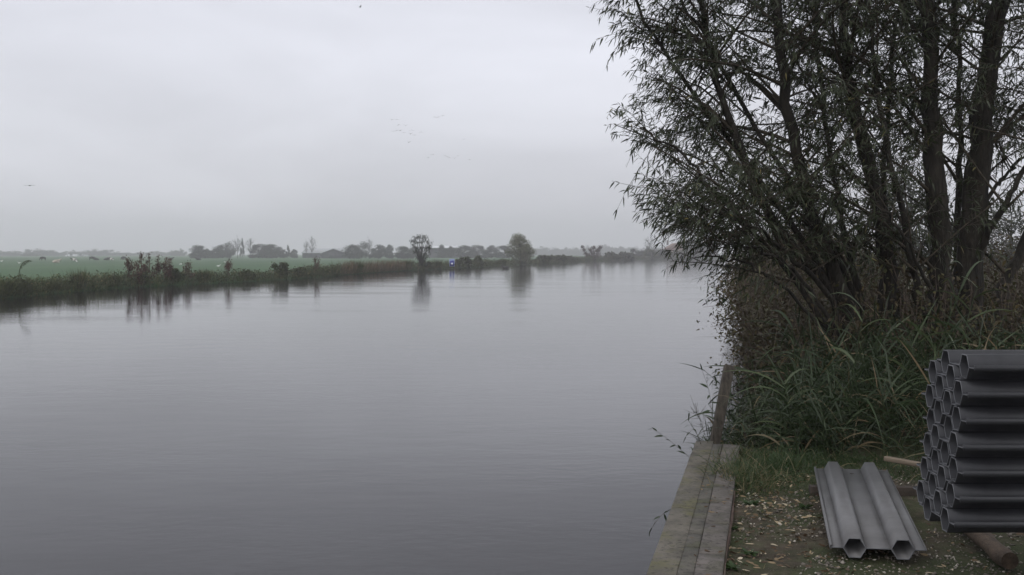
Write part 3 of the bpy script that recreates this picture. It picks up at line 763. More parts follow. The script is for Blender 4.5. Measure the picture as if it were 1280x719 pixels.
for i, (px, Y, h, ln, lab) in enumerate([
        (1150, 9.3, 1.45, (.35, -.1), 'tall reed with pale upright blades left of the thick trunks'),
        (1185, 9.6, 1.35, (.25, 0), 'tall reed leaning right just above the panel pile'),
        (1060, 9.1, 1.15, (.1, -.1), 'tall green reed in the middle of the bed above the single panel'),
        (1000, 9.0, 1.05, (-.1, -.15), 'tall green reed left of the middle of the bed'),
        (1110, 9.0, 1.0, (.2, -.2), 'reed drooping towards the left side of the panel pile'),
        (915, 9.6, .6, (-.12, .05), 'thin reed arching out over the water beside the leaning post'),
        (990, 8.9, .6, (-.08, -.1), 'short green reed at the front of the bed near the quay')]):
    p = at(px, 400, Y); big_reed(p.x, Y, h, ln, lab, 300 + i, dead=False, n=5 if i == 5 else 11)

# undergrowth of leafy willow shoots by the post (small leaves over the water)
bush('willow_shoots', (2.22, 9.9, .1), .3, .45, .95, 50, 1500, .065, M['willow_leaf'], M['twig'], 'low leafy willow shoots over the water right of the leaning post', 'shrub', None, 91, lw=.22)
bush('herb_patch', (2.45, 9.0, GZ - .05), .5, .35, .4, 40, 1300, .05, M['reed'], M['twig'], 'low green herbs at the foot of the reeds by the quay end', 'plant', None, 92, lw=.5)
def sprig(name, pts, label, seed, ll=.045, r=.002, nl=9, pods=0):
    global rng; rng = np.random.default_rng(seed)
    P = smooth_path([tuple(at(*p)) for p in pts], 10); base = P[0].copy()
    root = empty(name, base, label, 'weed', 'weeds growing over the quay edge'); P = P - base
    t = MB(); t.tube(P, np.linspace(r, r * .5, 10), 4, cap=False)
    tt = np.linspace(.2, 1, nl); X = np.stack([np.interp(tt, np.linspace(0, 1, 10), P[:, c]) for c in range(3)], 1)
    tan = np.gradient(X, axis=0); tan /= np.linalg.norm(tan, axis=1)[:, None]
    sd_ = rng.normal(size=(nl, 3)); D = tan + sd_ * .9; D[:, 2] -= .15
    if pods:
        for k in range(pods):
            i = rng.integers(2, nl); d = rng.normal(size=3) * .5 + tan[i]; t.tube(X[i] + d * np.linspace(0, .09, 4)[:, None], .0012, 3, cap=False)
    t.build('stem', M['twig'], root)
    l = MB(); L_ = ll * rng.uniform(.7, 1.4, nl); l.leaves(X, D, L_, L_ * .26, rng.uniform(0, .5, nl), .3); l.build('leaves', M['reed'], root)
sprig('weed', [(880, 590, 8.7), (862, 572, 8.65), (840, 553, 8.6), (816, 536, 8.55)], 'weed sprig arching left over the water from the quay corner', 1, .07)
sprig('weed', [(885, 575, 8.9), (873, 548, 8.9), (868, 536, 8.85), (858, 545, 8.8)], 'short weed sprig drooping at the quay corner', 2, .045, nl=6)
sprig('weed', [(893, 555, 9.1), (890, 520, 9.1), (886, 488, 9.05), (878, 464, 9.0)], 'tall thin weed standing left of the leaning post', 3, .085, nl=9)
sprig('weed', [(889, 565, 9.0), (880, 540, 8.95), (874, 522, 8.9), (868, 514, 8.85)], 'dry branching weed with small seed heads left of the post', 4, .02, .002, 26, 16)
sprig('weed', [(852, 630, 6.9), (838, 637, 6.85), (825, 646, 6.8), (812, 664, 6.75)], 'dark weed sprig hanging out over the water halfway along the quay', 5, .04, nl=8)
sprig('weed', [(872, 600, 8.1), (864, 606, 8.05), (856, 612, 8.0), (853, 628, 7.9)], 'small weed hanging down the quay face near its corner', 6, .03, nl=8)
sprig('weed', [(905, 500, 9.7), (898, 486, 9.7), (892, 474, 9.6), (897, 462, 9.6)], 'short leafy shoot rising behind the leaning post', 7, .06, nl=12)
sprig('weed', [(912, 380, 10.6), (903, 372, 10.5), (893, 376, 10.4), (880, 374, 10.3)], 'leafy twig sticking out of the thicket over the water', 8, .06, nl=14)

# grass and ground plants
def on_ground(x, y): return rightz(x, y, x - edge_x(y))
def grass_tufts():
    global rng; rng = np.random.default_rng(55)
    b = MB()
    def patch(cx, cy, rx, ry, n, h, vlo=0, vhi=.75, dead=.12, w=.004):
        x = cx + rng.normal(size=n) * rx; y = cy + rng.normal(size=n) * ry
        ok = (x > line_x(y) + .16); x, y = x[ok], y[ok]; n = len(x)
        z = np.array([on_ground(a, c_) for a, c_ in zip(x, y)]); z = np.where(z < GZ - .15, GZ, z) - .01
        D = rng.normal(size=(n, 3)) * .5; D[:, 2] = rng.uniform(.7, 1.3, n)
        v = rng.uniform(vlo, vhi, n); k = rng.random(n) < dead; v[k] = rng.uniform(.85, 1, k.sum())
        b.blades(np.stack([x, y, z], 1), D, h * (.25 + rng.random(n) ** 1.7), w * rng.uniform(.6, 1.4, n), v, rng.uniform(.3, 1.1, n), 4)
    p = onz(928, 600, GZ); patch(p.x, p.y, .12, .22, 2400, .27, .2, .85, .28)
    p = onz(975, 585, GZ); patch(p.x, p.y, .14, .2, 1300, .26, .2, .65, .05); p = onz(1035, 577, GZ); patch(p.x, p.y, .25, .12, 1000, .2, .1, .6, .08)
    p = onz(940, 575, GZ); patch(p.x, p.y, .2, .3, 900, .16, .2, .85, .3)
    p = onz(1110, 590, GZ); patch(p.x, p.y, .6, .3, 1600, .13, .2, .6, .1)
    p = onz(1130, 590, GZ); patch(p.x, p.y, .2, .3, 800, .14, .2, .6, .1)
    for px, py, n, r, h in ((1008, 640, 150, .06, .05), (1005, 620, 200, .07, .07), (920, 712, 120, .06, .05), (935, 690, 120, .07, .04), (972, 665, 140, .1, .03), (1065, 712, 120, .12, .03), (985, 700, 120, .1, .03), (925, 650, 120, .05, .05), (1000, 600, 350, .12, .1), (960, 640, 110, .08, .04)):
        p = onz(px, py, GZ); patch(p.x, p.y, r, r * 1.5, n, h, .2, .7, .1, .0035)
    # thin cover everywhere else on the yard
    n = 5000; x = rng.uniform(-1, 9, n); y = rng.uniform(-4, 10, n); ok = (x > line_x(y) + .5)
    ok &= np.array([noise.noise(Vector((a * .8, c_ * .8, 5))) > .08 for a, c_ in zip(x, y)]) & ~((y < 6.3) & (y > 4.5) & (x < 2.4))
    x, y = x[ok], y[ok]; n = len(x); D = rng.normal(size=(n, 3)) * .6; D[:, 2] = 1
    b.blades(np.stack([x, y, np.full(n, GZ)], 1), D, rng.uniform(.02, .07, n), .0035, rng.uniform(.2, .8, n), .6, 3)
    o = b.build('grass', M['grass']); tag(o, 'green and straw grass tufts in the yard and along the quay', 'grass', kind='stuff')
grass_tufts()
M['litter'] = leafmat('fallen_leaf', [(0, (.05, .03, .018)), (.45, (.11, .07, .04)), (.8, (.28, .21, .12)), (1, (.55, .48, .36))], .7, .1)
M['chip'] = leafmat('shell_chip', [(0, (.09, .078, .065)), (.55, (.20, .175, .145)), (1, (.58, .54, .47))], .7, 0)
def litter():
    global rng; rng = np.random.default_rng(66)
    b = MB(); n = 8500
    x = rng.uniform(.9, 3.6, n); y = rng.uniform(4.6, 8.6, n)
    ok = (x > line_x(y) + .37) & (rng.random(n) < np.clip(1.25 - (x - line_x(y)) * .8, .12, 1) * (.35 + .65 * (np.sin(x * 7 + 2 * np.sin(y * 5)) * np.cos(y * 6 + x * 3) > -.2))); x, y = x[ok], y[ok]; n = len(x)
    z = np.array([rightz(a, c_, 1) for a, c_ in zip(x, y)]) + .004
    D = rng.normal(size=(n, 3)); D[:, 2] = rng.uniform(-.03, .22, n)
    L_ = rng.uniform(.015, .055, n); b.leaves(np.stack([x, y, z], 1), D, L_, L_ * rng.uniform(.18, .4, n), rng.beta(1.5, 1.3, n), .05)
    # some on the slabs
    n = 60; s = rng.uniform(5, 9, n); t = rng.uniform(.14, .35, n); P = np.array([tuple(q(a, c_, GZ + .062)) for a, c_ in zip(s, t)])
    D = rng.normal(size=(n, 3)); D[:, 2] = .05; b.leaves(P, D, .035, .008, rng.uniform(.1, .7, n), 0)
    o = b.build('leaf_litter', M['litter']); tag(o, 'fallen willow leaves scattered over the bare earth by the kerb', 'leaf litter', kind='stuff')
    b = MB(); n = 9500; x = rng.uniform(.9, 4.2, n); y = rng.uniform(4.4, 8.2, n); ok = x > line_x(y) + .38; x, y = x[ok], y[ok]; n = len(x)
    dens = np.array([noise.noise(Vector((a * 1.3, c_ * 1.3, 9))) for a, c_ in zip(x, y)]) > -.12; x, y = x[dens], y[dens]; n = len(x)
    for a, c_ in zip(x, y):
        r = rng.uniform(.003, .0095) * (1 if rng.random() < .93 else 1.8); z = rightz(a, c_, 1)
        V = rng.normal(size=(6, 3)) * .25 + np.array([[1, 0, 0], [0, 1, 0], [-1, 0, 0], [0, -1, 0], [0, 0, .7], [0, 0, -.6]]); V = V * r + (a, c_, z + r * .3)
        b.add(V, [[0, 1, 4], [1, 2, 4], [2, 3, 4], [3, 0, 4], [1, 0, 5], [2, 1, 5], [3, 2, 5], [0, 3, 5]], rng.beta(1.3, 2.2))
    o = b.build('gravel', M['chip']); tag(o, 'pale grit and shell chips strewn on the bare earth', 'gravel', kind='stuff')
litter()
for k, (u, v, lab) in enumerate(((.72, .30, 'small brown leaf stuck on the single panel nearer its middle'), (.86, .22, 'small brown leaf stuck on the single panel near its far end'), (.93, .44, 'small reddish leaf at the far right edge of the single panel'))):
    b = MB(); b.leaves(np.zeros((1, 3)), np.array([[1., .3 - k * .5, .05]]), .035, .018, np.array([.35]), .0); p = PF + PAX * (2.0 * u) + PLAT * v + Vector((0, 0, .012))
    o = b.build('fallen_leaf', M['litter'], loc=p); tag(o, lab, 'leaf', 'leaves on the single panel')
def ground_weed(px, py, r, label, seed):
    global rng; rng = np.random.default_rng(seed)
    p = onz(px, py, GZ); n = 26; a = rng.uniform(0, 6.28, n)
    b = MB(); D = np.stack([np.cos(a), np.sin(a), rng.uniform(.2, 1, n)], 1)
    P = D * rng.uniform(0, .4, n)[:, None] * r; P[:, 2] *= .5
    b.leaves(P, D, r * rng.uniform(.6, 1.1, n), r * .35, rng.uniform(.3, .65, n), .3)
    o = b.build('ground_weed', M['grass'], loc=(p.x, p.y, GZ + .005)); tag(o, label, 'weed', 'small leafy weeds in the yard')
for i, (px, py, r, lab) in enumerate(((915, 712, .06, 'leafy weed against the kerb at the bottom of the photo'), (937, 694, .05, 'leafy weed by the kerb between the two lower tufts'), (940, 632, .055, 'broad leafy weed below the grass tuft on the kerb'), (1007, 636, .05, 'bright green weed left of the single panel'), (914, 662, .04, 'small weed at the kerb halfway down the bare earth'))):
    ground_weed(px, py, r, lab, 500 + i)

# ------------------------------------------------------------------ far (left) bank vegetation
LW = along(LEFT, lambda r: .25 if r < 100 else .0035 * r)
INL = np.array([-.5, .866])
def lbank_z(x, y):   # inland distance along INL direction approximated by perpendicular offset
    return .35
def bank_stuff():
    global rng; rng = np.random.default_rng(21)
    g = MB(); rd = MB()
    prev = None
    P = LW[(LW[:, 1] > 25) & (LW[:, 1] < 700)]
    arc = 0
    BP, BD, BL, BW, BV, BR = [], [], [], [], [], []
    RP, RD, RL, RW, RV = [], [], [], [], []
    HP, HD, HL, HV = [], [], [], []
    for i in range(1, len(P)):
        a, c = P[i - 1], P[i]; seg = np.linalg.norm(c - a); arc += seg; dist = np.linalg.norm(c)
        px = 640 + FPX * c[0] / c[1]
        sc = max(1, dist / 60)
        hn = .5 + .5 * noise.noise(Vector((arc * .16, 3.3, 0))) + .45 * noise.noise(Vector((arc * .75, 8.1, 0))) + .3 * noise.noise(Vector((arc * 2.3, 2.1, 0)))
        H = np.interp(px, [-50, 100, 320, 420, 520, 640, 760, 870], [1.5, 1.45, 1.25, 1.5, 1.7, 1.6, 2.2, 2.2]) * (.45 + .75 * max(0, hn))
        n = int(seg * 210 / sc ** 1.35) + 1
        o = rng.random(n) ** 1.3 * 2.6 - .25; u = rng.random((n, 1)); Q = a + (c - a) * u + INL * o[:, None]
        z = np.interp(o, [-.3, .3, 1.5], [-.05, .1, .42])
        D = rng.normal(size=(n, 3)) * .33; D[:, 2] = 1; D[:, 0] += .12
        BP.append(np.column_stack([Q, z])); BD.append(D)
        BL.append(H * (.4 + .95 * rng.random(n) ** 1.6) * np.interp(o, [-.3, .5, 1.2, 2.4], [.75, 1, .8, .4])); BW.append(np.full(n, .016 * sc ** .8)); BV.append(np.clip(rng.beta(1.6, 2.3, n) + .18 * noise.noise(Vector((arc * .3, 1, 0))), 0, 1)); BR.append(rng.uniform(.2, 1, n))
        n = int(seg * 240 / sc ** 1.5) + 1
        o = rng.random(n) * 2.2 - .35; u = rng.random((n, 1)); Q = a + (c - a) * u + INL * o[:, None]
        z = np.interp(o, [-.3, .3, 1.5], [-.02, .1, .42]) + rng.random(n) ** .8 * H * .72 * np.interp(o, [-.35, .3, 1.2, 1.9], [.5, 1, .8, .35])
        HP.append(np.column_stack([Q, z])); HD.append(rng.normal(size=(n, 3))); HL.append(np.full(n, .10 * sc ** .75) * rng.uniform(.6, 1.3, n)); HV.append(np.clip(rng.beta(1.6, 2.2, n) + .18 * noise.noise(Vector((arc * .25, 5, 2))), 0, 1))
        if 425 < px < 515 or 150 < px < 200 and 0:
            dn = 1 if (460 < px < 505 or 428 < px < 440) else .45
            n = int(seg * 70 * dn); o = rng.random(n) * 1.6 - .4; Q = a + (c - a) * rng.random((n, 1)) + INL * o[:, None]
            D = rng.normal(size=(n, 3)) * .12; D[:, 2] = 1; D[:, 0] += .1
            RP.append(np.column_stack([Q, np.full(n, .1)])); RD.append(D); RL.append(rng.uniform(.8, 2.15, n)); RW.append(np.full(n, .035)); RV.append(rng.uniform(0, 1, n))
    g.blades(np.vstack(BP), np.vstack(BD), np.concatenate(BL), np.concatenate(BW), np.concatenate(BV), np.concatenate(BR), 3)
    g.leaves(np.vstack(HP), np.vstack(HD), np.concatenate(HL), np.concatenate(HL) * .5, np.concatenate(HV), .2)
    o = g.build('bank_vegetation', M['bank']); tag(o, 'dark tangle of grasses and herbs lining the far bank', 'bank vegetation', kind='stuff')
    rd.blades(np.vstack(RP), np.vstack(RD), np.concatenate(RL), np.concatenate(RW), np.concatenate(RV), .35, 3)
    o = rd.build('bank_reeds', M['bank_reed']); tag(o, 'reddish brown reeds standing on the far bank', 'reeds', kind='stuff')
    print('bank blades', sum(map(len, BP)), 'herbs', sum(map(len, HP)))
bank_stuff()
def lw_at(px):       # water-line point of the far bank seen at pixel column px
    t = (px - 640) / FPX
    k = np.argmin(np.abs(LW[:, 0] / np.maximum(LW[:, 1], 1) - t) + (LW[:, 1] < 30) * 9)
    return LW[k]
def clump(px, ytop, wpx, label, kind='reed_clump', seed=1, off=.7, mat='bank', n=420, bl=True, cat='reeds', group='tufts along the far bank'):
    global rng; rng = np.random.default_rng(seed)
    c = lw_at(px) + INL * off; Y = c[1]; x = (px - 640) / FPX * Y; zt = at(px, ytop, Y).z; zb = float(np.interp(off, [-.3, .3, 1.5], [-.05, .1, .42])); h = zt - zb
    w = wpx / FPX * Y / 2; b = MB(); sc = max(1, Y / 60)
    a = rng.uniform(0, 6.28, n); r = np.sqrt(rng.random(n))
    P = np.stack([np.cos(a) * r * w * .7, np.sin(a) * r * w * .7, np.zeros(n)], 1)
    if bl:
        D = np.stack([np.cos(a) * r * .3, np.sin(a) * r * .3, np.ones(n)], 1) + rng.normal(size=(n, 3)) * .1
        b.blades(P, D, h * rng.uniform(.6, 1.12, n), .022 * sc, np.clip(rng.beta(2, 3, n) + (.1 if mat == 'bank' else 0), 0, 1), rng.uniform(.1, .6, n), 4)
    else:
        nl_ = 9; lc = np.stack([rng.uniform(-.8, .8, nl_) * w, rng.uniform(-.6, .6, nl_) * w, rng.uniform(.2, .85, nl_) * h], 1); lc[0] = (rng.normal() * .15 * w, 0, h * .84)
        lr = rng.uniform(.22, .42, nl_) * min(w, h * .8); kx = rng.integers(0, nl_, n)
        P = lc[kx] + rng.normal(size=(n, 3)) * lr[kx][:, None] * .55; P[:, 2] = np.where(P[:, 2] > h, h * (1 - .35 * rng.random(n)), np.maximum(P[:, 2], 0))
        b.leaves(P, rng.normal(size=(n, 3)), .13 * sc * rng.uniform(.6, 1.3, n), .06 * sc, rng.beta(2, 3, n), .2)
        m = 60; B0 = np.stack([rng.uniform(-.9, .9, m) * w, rng.uniform(-.5, .5, m) * w, np.zeros(m)], 1); D = rng.normal(size=(m, 3)) * .3; D[:, 2] = 1
        b.blades(B0, D, h * rng.uniform(.5, 1.15, m), .018 * sc, rng.beta(2, 2.5, m), .5, 4)
        for q_ in range(14):
            i = rng.integers(0, n); b.tube(np.linspace((P[i, 0] * .3, P[i, 1] * .3, 0), P[i] + (0, 0, .1), 4), .012, 3, .1, cap=False)
    o = b.build(kind, M[mat], loc=(x, Y, zb)); tag(o, label, cat, group); return o
cl = [(97, 331, 16, 1, 'pointed dark tuft on the far bank, seen below the resting cows'), (140, 338, 22, 1, 'spiky grass tuft left of the brown dock plants'), (62, 346, 18, 1, 'low dark tuft near the left edge of the far bank'),
      (8, 343, 20, 1, 'grass tuft at the left edge of the photo'), (218, 336, 18, 0, 'leafy bush on the far bank right of the brown docks'), (255, 333, 22, 1, 'broad grassy clump below the two white geese'),
      (350, 328, 20, 0, 'dark rounded bush at the water edge left of the farm'), (415, 331, 20, 1, 'dark grassy clump beneath the farm sheds'), (375, 335, 16, 0, 'low leafy bush left of the single brown dock stalk'),
      (447, 322, 14, 1, 'tall reed tuft at the left end of the brown reeds'), (510, 322, 12, 1, 'dark reed tuft left of the small open tree'), (545, 322, 16, 1, 'upright green tuft between the small tree and the blue sign'),
      (583, 322, 14, 0, 'rounded dark bush just right of the blue sign'), (599, 321, 12, 0, 'second rounded bush right of the blue sign'), (628, 322, 12, 1, 'small tuft left of the dense round tree'),
      (530, 326, 20, 0, 'dark bush at the foot of the small open tree'), (572, 325, 10, 0, 'low dark bush touching the blue sign'), (678, 320.0, 22, 0, 'small dark bush right of the dense round tree'), (697, 320.0, 26, 0, 'low bush midway to the forked shrub'), (713, 321.0, 19, 0, 'low bush just left of the forked shrub'),
      (764, 316.0, 22, 0, 'dark rounded bush right of the forked shrub'), (776, 316.0, 15, 0, 'small bump of bush between two rounded bushes'), (786, 317.0, 19, 0, 'dark bush at the left of the large hazy bush group'), (310, 338, 20, 0, 'low leafy clump midway along the far bank'), (832, 314, 18, 0, 'bush on the water edge below the red roof'), (850, 313, 20, 0, 'bush on the water edge right below the red roof'), (868, 311, 18, 0, 'water edge bush half hidden by willow leaves'), (815, 312, 18, 0, 'water edge bush below the bare-topped tree'), (178, 340, 22, 0, 'leafy dark clump under the leftmost dock plant'), (28, 350, 26, 0, 'bushy dark clump low at the far left')]
for i, (px, yt, w, bl, lab) in enumerate(cl):
    clump(px, yt, w, lab, 'grass_clump' if bl else 'bank_bush', 700 + i, bl=bool(bl), cat='reeds' if bl else 'bush', n=420 if bl else 1100)
def dock(px, ytop, hw, label, seed, off=1.0, heads=1):
    global rng; rng = np.random.default_rng(seed)
    c = lw_at(px) + INL * off; Y = c[1]; x = (px - 640) / FPX * Y; zt = at(px, ytop, Y).z; h = zt - .3
    root = empty('dock_plant', (x, Y, .3), label, 'plant', 'brown dock plants on the far bank')
    s = MB(); 
    for k in range(heads):
        ox = (k - (heads - 1) / 2) * hw / FPX * Y * .9; hh = h * (1 - .12 * rng.random() * (k > 0))
        P = np.linspace((ox * .3, 0, -.2), (ox, 0, hh * .97), 6); s.tube(P, .018, 4)
        b = MB(); W_ = hw / FPX * Y
        for j_ in range(9):
            zc = hh - .10 - (0 if j_ == 0 else rng.uniform(.05, .8) * h); xc = ox + (0 if j_ == 0 else rng.uniform(-.42, .42) * W_); yc = rng.normal() * .12
            n = 44; ln = rng.uniform(.16, .36)
            c = np.array([xc, yc, zc]) + rng.normal(size=(n, 3)) * [W_ * .13, .08, ln * .6]
            b.leaves(c, rng.normal(size=(n, 3)) + [0, 0, 1], .12, .06, rng.random(n), 0)
            b.tube(np.linspace((ox, 0, hh * .45), (xc, yc, zc), 3), .012, 3, cap=False)
        b.build('foliage', M['dock'], root)  # the dock's dry brown seed heads, built from small leaf-shaped pieces
    s.build('stem', M['dead_twig'], root)
dock(166, 326, 13.5, 'ragged brown dock plant, leftmost of the brown cluster', 801, heads=2)
dock(177, 318, 10.5, 'tallest thin brown dock plant on the far bank', 802)
dock(187, 320, 15.0, 'dense dark red-brown dock plant beside the tallest one', 803)
dock(203, 322, 12.0, 'twin-headed brown dock plant right of the dark red one', 804, heads=2)
dock(236, 329, 12.0, 'smaller brown dock plant apart from the cluster, by a white goose', 805)
dock(286, 328, 10.5, 'lone brown dock plant right of the two white geese', 806)
dock(395, 323, 7.5, 'single thin brown dock stalk beneath the farm sheds', 807)
dock(212, 328, 10.5, 'short brown dock plant at the right end of the brown cluster', 808)
def tall_reed():
    Y = 56.5; b = MB(); root = empty('tall_reed', (at(22, 345, Y).x, Y, .4), 'tall bent reed with nodding head at the left of the far bank', 'reed')
    s = MB(); P = np.array([(0, 0, -.3), (.05, 0, .5), (.12, 0, 1.0), (.3, 0, 1.35), (.6, 0, 1.45)]); s.tube(smooth_path(P, 9), np.linspace(.03, .015, 9), 4); s.build('stalk', M['bank'], root)
    global rng; rng = np.random.default_rng(5); n = 80; u = rng.random(n)
    c = np.stack([.12 + .5 * u, np.zeros(n), 1.05 + .42 * np.sqrt(u)], 1) + rng.normal(size=(n, 3)) * .02
    b.leaves(c, rng.normal(size=(n, 3)) * .4 + [1, 0, -.5], .13, .02, rng.random(n) * .5, .2); b.build('seed_head', M['bank'], root)
tall_reed()

# individual trees on the far bank
def bank_tree(px, ytop, wpx, kind, label, seed, mat, off=1.2, nleaf=1600, ls=.16, zb=.35):
    c = lw_at(px) + INL * off; Y = c[1]; x = (px - 640) / FPX * Y; h = (at(px, ytop, Y).z - zb) / .97
    tk, cr = tree_mesh(kind, h, wpx / FPX * Y * 1.1, seed, nleaf, ls)
    root = empty('tree', (x, Y, zb), label, 'tree'); tk.build('trunk', M['bark'], root); cr.build('crown', M[mat], root)
def open_tree():
    """small many-stemmed tree with tufts of leaves, sky showing through"""
    global rng; rng = np.random.default_rng(61)
    c = lw_at(526) + INL * 1.2; Y = c[1]; x0 = at(526, 330, Y); k = Y / FPX
    root = empty('tree', (x0.x, Y, .35), 'small open tree with tufted crown on the far bank left of the blue sign', 'tree')
    tk = MB(); cr = MB()
    zb = lambda y: (317 - y) * k + EYE - .35
    for px, py, r in ((516, 300, 2.2), (519, 297, 2), (524, 295, 2.6), (529, 294.5, 2.4), (532, 298, 2), (535, 302, 2.4), (537, 306, 2), (521, 302, 1.8), (527, 301, 2), (531, 309, 2.8), (534, 313, 2.6), (528, 316, 3), (524, 321, 3), (530, 321, 3), (522, 309, 2.0), (516, 305, 1.2), (526, 308, 2), (519, 313, 1.8), (536, 309, 1.8), (533, 317, 2.2)):
        tip = np.array([(px - 526) * k, rng.normal() * .45, zb(py)]); s = np.linspace(0, 1, 6)[:, None]
        P = np.array([(px - 526) * k * .15, 0, -.2]) * (1 - s) + tip * s; P[:, 0] -= (px - 526) * k * .25 * np.sin(s[:, 0] * 3.14)
        tk.tube(P, np.linspace(.07, .02, 6), 4, cap=False)
        n = int(26 * r); cr.leaves(tip + rng.normal(size=(n, 3)) * r * k * np.array([.95, .9, .6]) + np.array([0, 0, -.1]), rng.normal(size=(n, 3)) + [0, 0, -.9], .26, .07, rng.beta(2, 3, n), .3)
    tk.build('trunk', M['bark'], root); cr.build('crown', M['far_tree'], root)
open_tree()
bank_tree(651, 292.5, 32, 'willow', 'dense round tree with pale olive crown at the far water edge', 62, 'round_willow', nleaf=6500, ls=.27)
def forked_shrub():
    global rng; rng = np.random.default_rng(63)
    c = lw_at(741) + INL * 1; Y = c[1]; k = Y / FPX; x0 = (741 - 640) * k
    root = empty('shrub', (x0, Y, .2), 'spreading shrub with leaning feathery plumes right of the dense round tree', 'shrub')
    tk = MB(); cr = MB()
    for px, py, r in ((728, 309, 2.2), (730, 313, 2.2), (732, 317, 2.4), (738, 313, 3), (742, 310, 2.8), (746, 314, 3), (750, 309.5, 2.6), (748, 313, 2.6), (741, 317, 4), (736, 320, 4), (747, 319, 4), (742, 322, 4), (733, 322, 3)):
        tip = np.array([(px - 741) * k, rng.normal() * .5, (317 - py) * k + EYE - .2]); tk.tube(np.linspace(((px - 741) * k * .3, 0, -.2), tip, 4), .05, 4, cap=False)
        n = int(40 * r); cr.leaves(tip + rng.normal(size=(n, 3)) * r * k * .42, rng.normal(size=(n, 3)) + [.3, 0, 1], .4, .16, rng.random(n) * .7, .1)
    tk.build('stems', M['bark'], root); cr.build('foliage', M['dock'], root)
forked_shrub()
# blue sign on posts in the water
def sign():
    p = onz(565, 336.6, 0); Y = p.y; k = Y / FPX; x = p.x
    root = empty('river_sign', (x, Y, 0), 'small blue and white board on two posts standing in the river', 'sign')
    z = lambda y: (317 - y) * k + EYE
    w = 6.4 * k
    b = MB(); b.box((0, 0, (z(333) + z(324)) / 2), (w, .05, z(324) - z(333.2))); b.build('board', noisemat('board_edge', (.35, .40, .66), (.4, .45, .7), 3, .4, 0), root)
    b = MB(); b.box((0, -.035, (z(332.2) + z(326.6)) / 2), (w * .84, .018, z(326.3) - z(332.6))); b.build('panel', M['blue'], root)
    b = MB(); b.box((0, -.05, z(329.6)), (w * .36, .01, 2.0 * k)); b.build('symbol', M['white'], root)
    b = MB(); b.box((0, -.035, z(325.2)), (w * .75, .018, 1.2 * k)); b.build('top_strip', noisemat('light_blue', (.25, .33, .62), (.3, .38, .68), 3, .4, 0), root)
    for sx in (-1, 1):
        b = MB(); b.box((sx * w * .36, .045, (z(326) - 1) / 2), (.13, .035, z(326) + 1)); b.build('post', M['darkwood'], root)
sign()

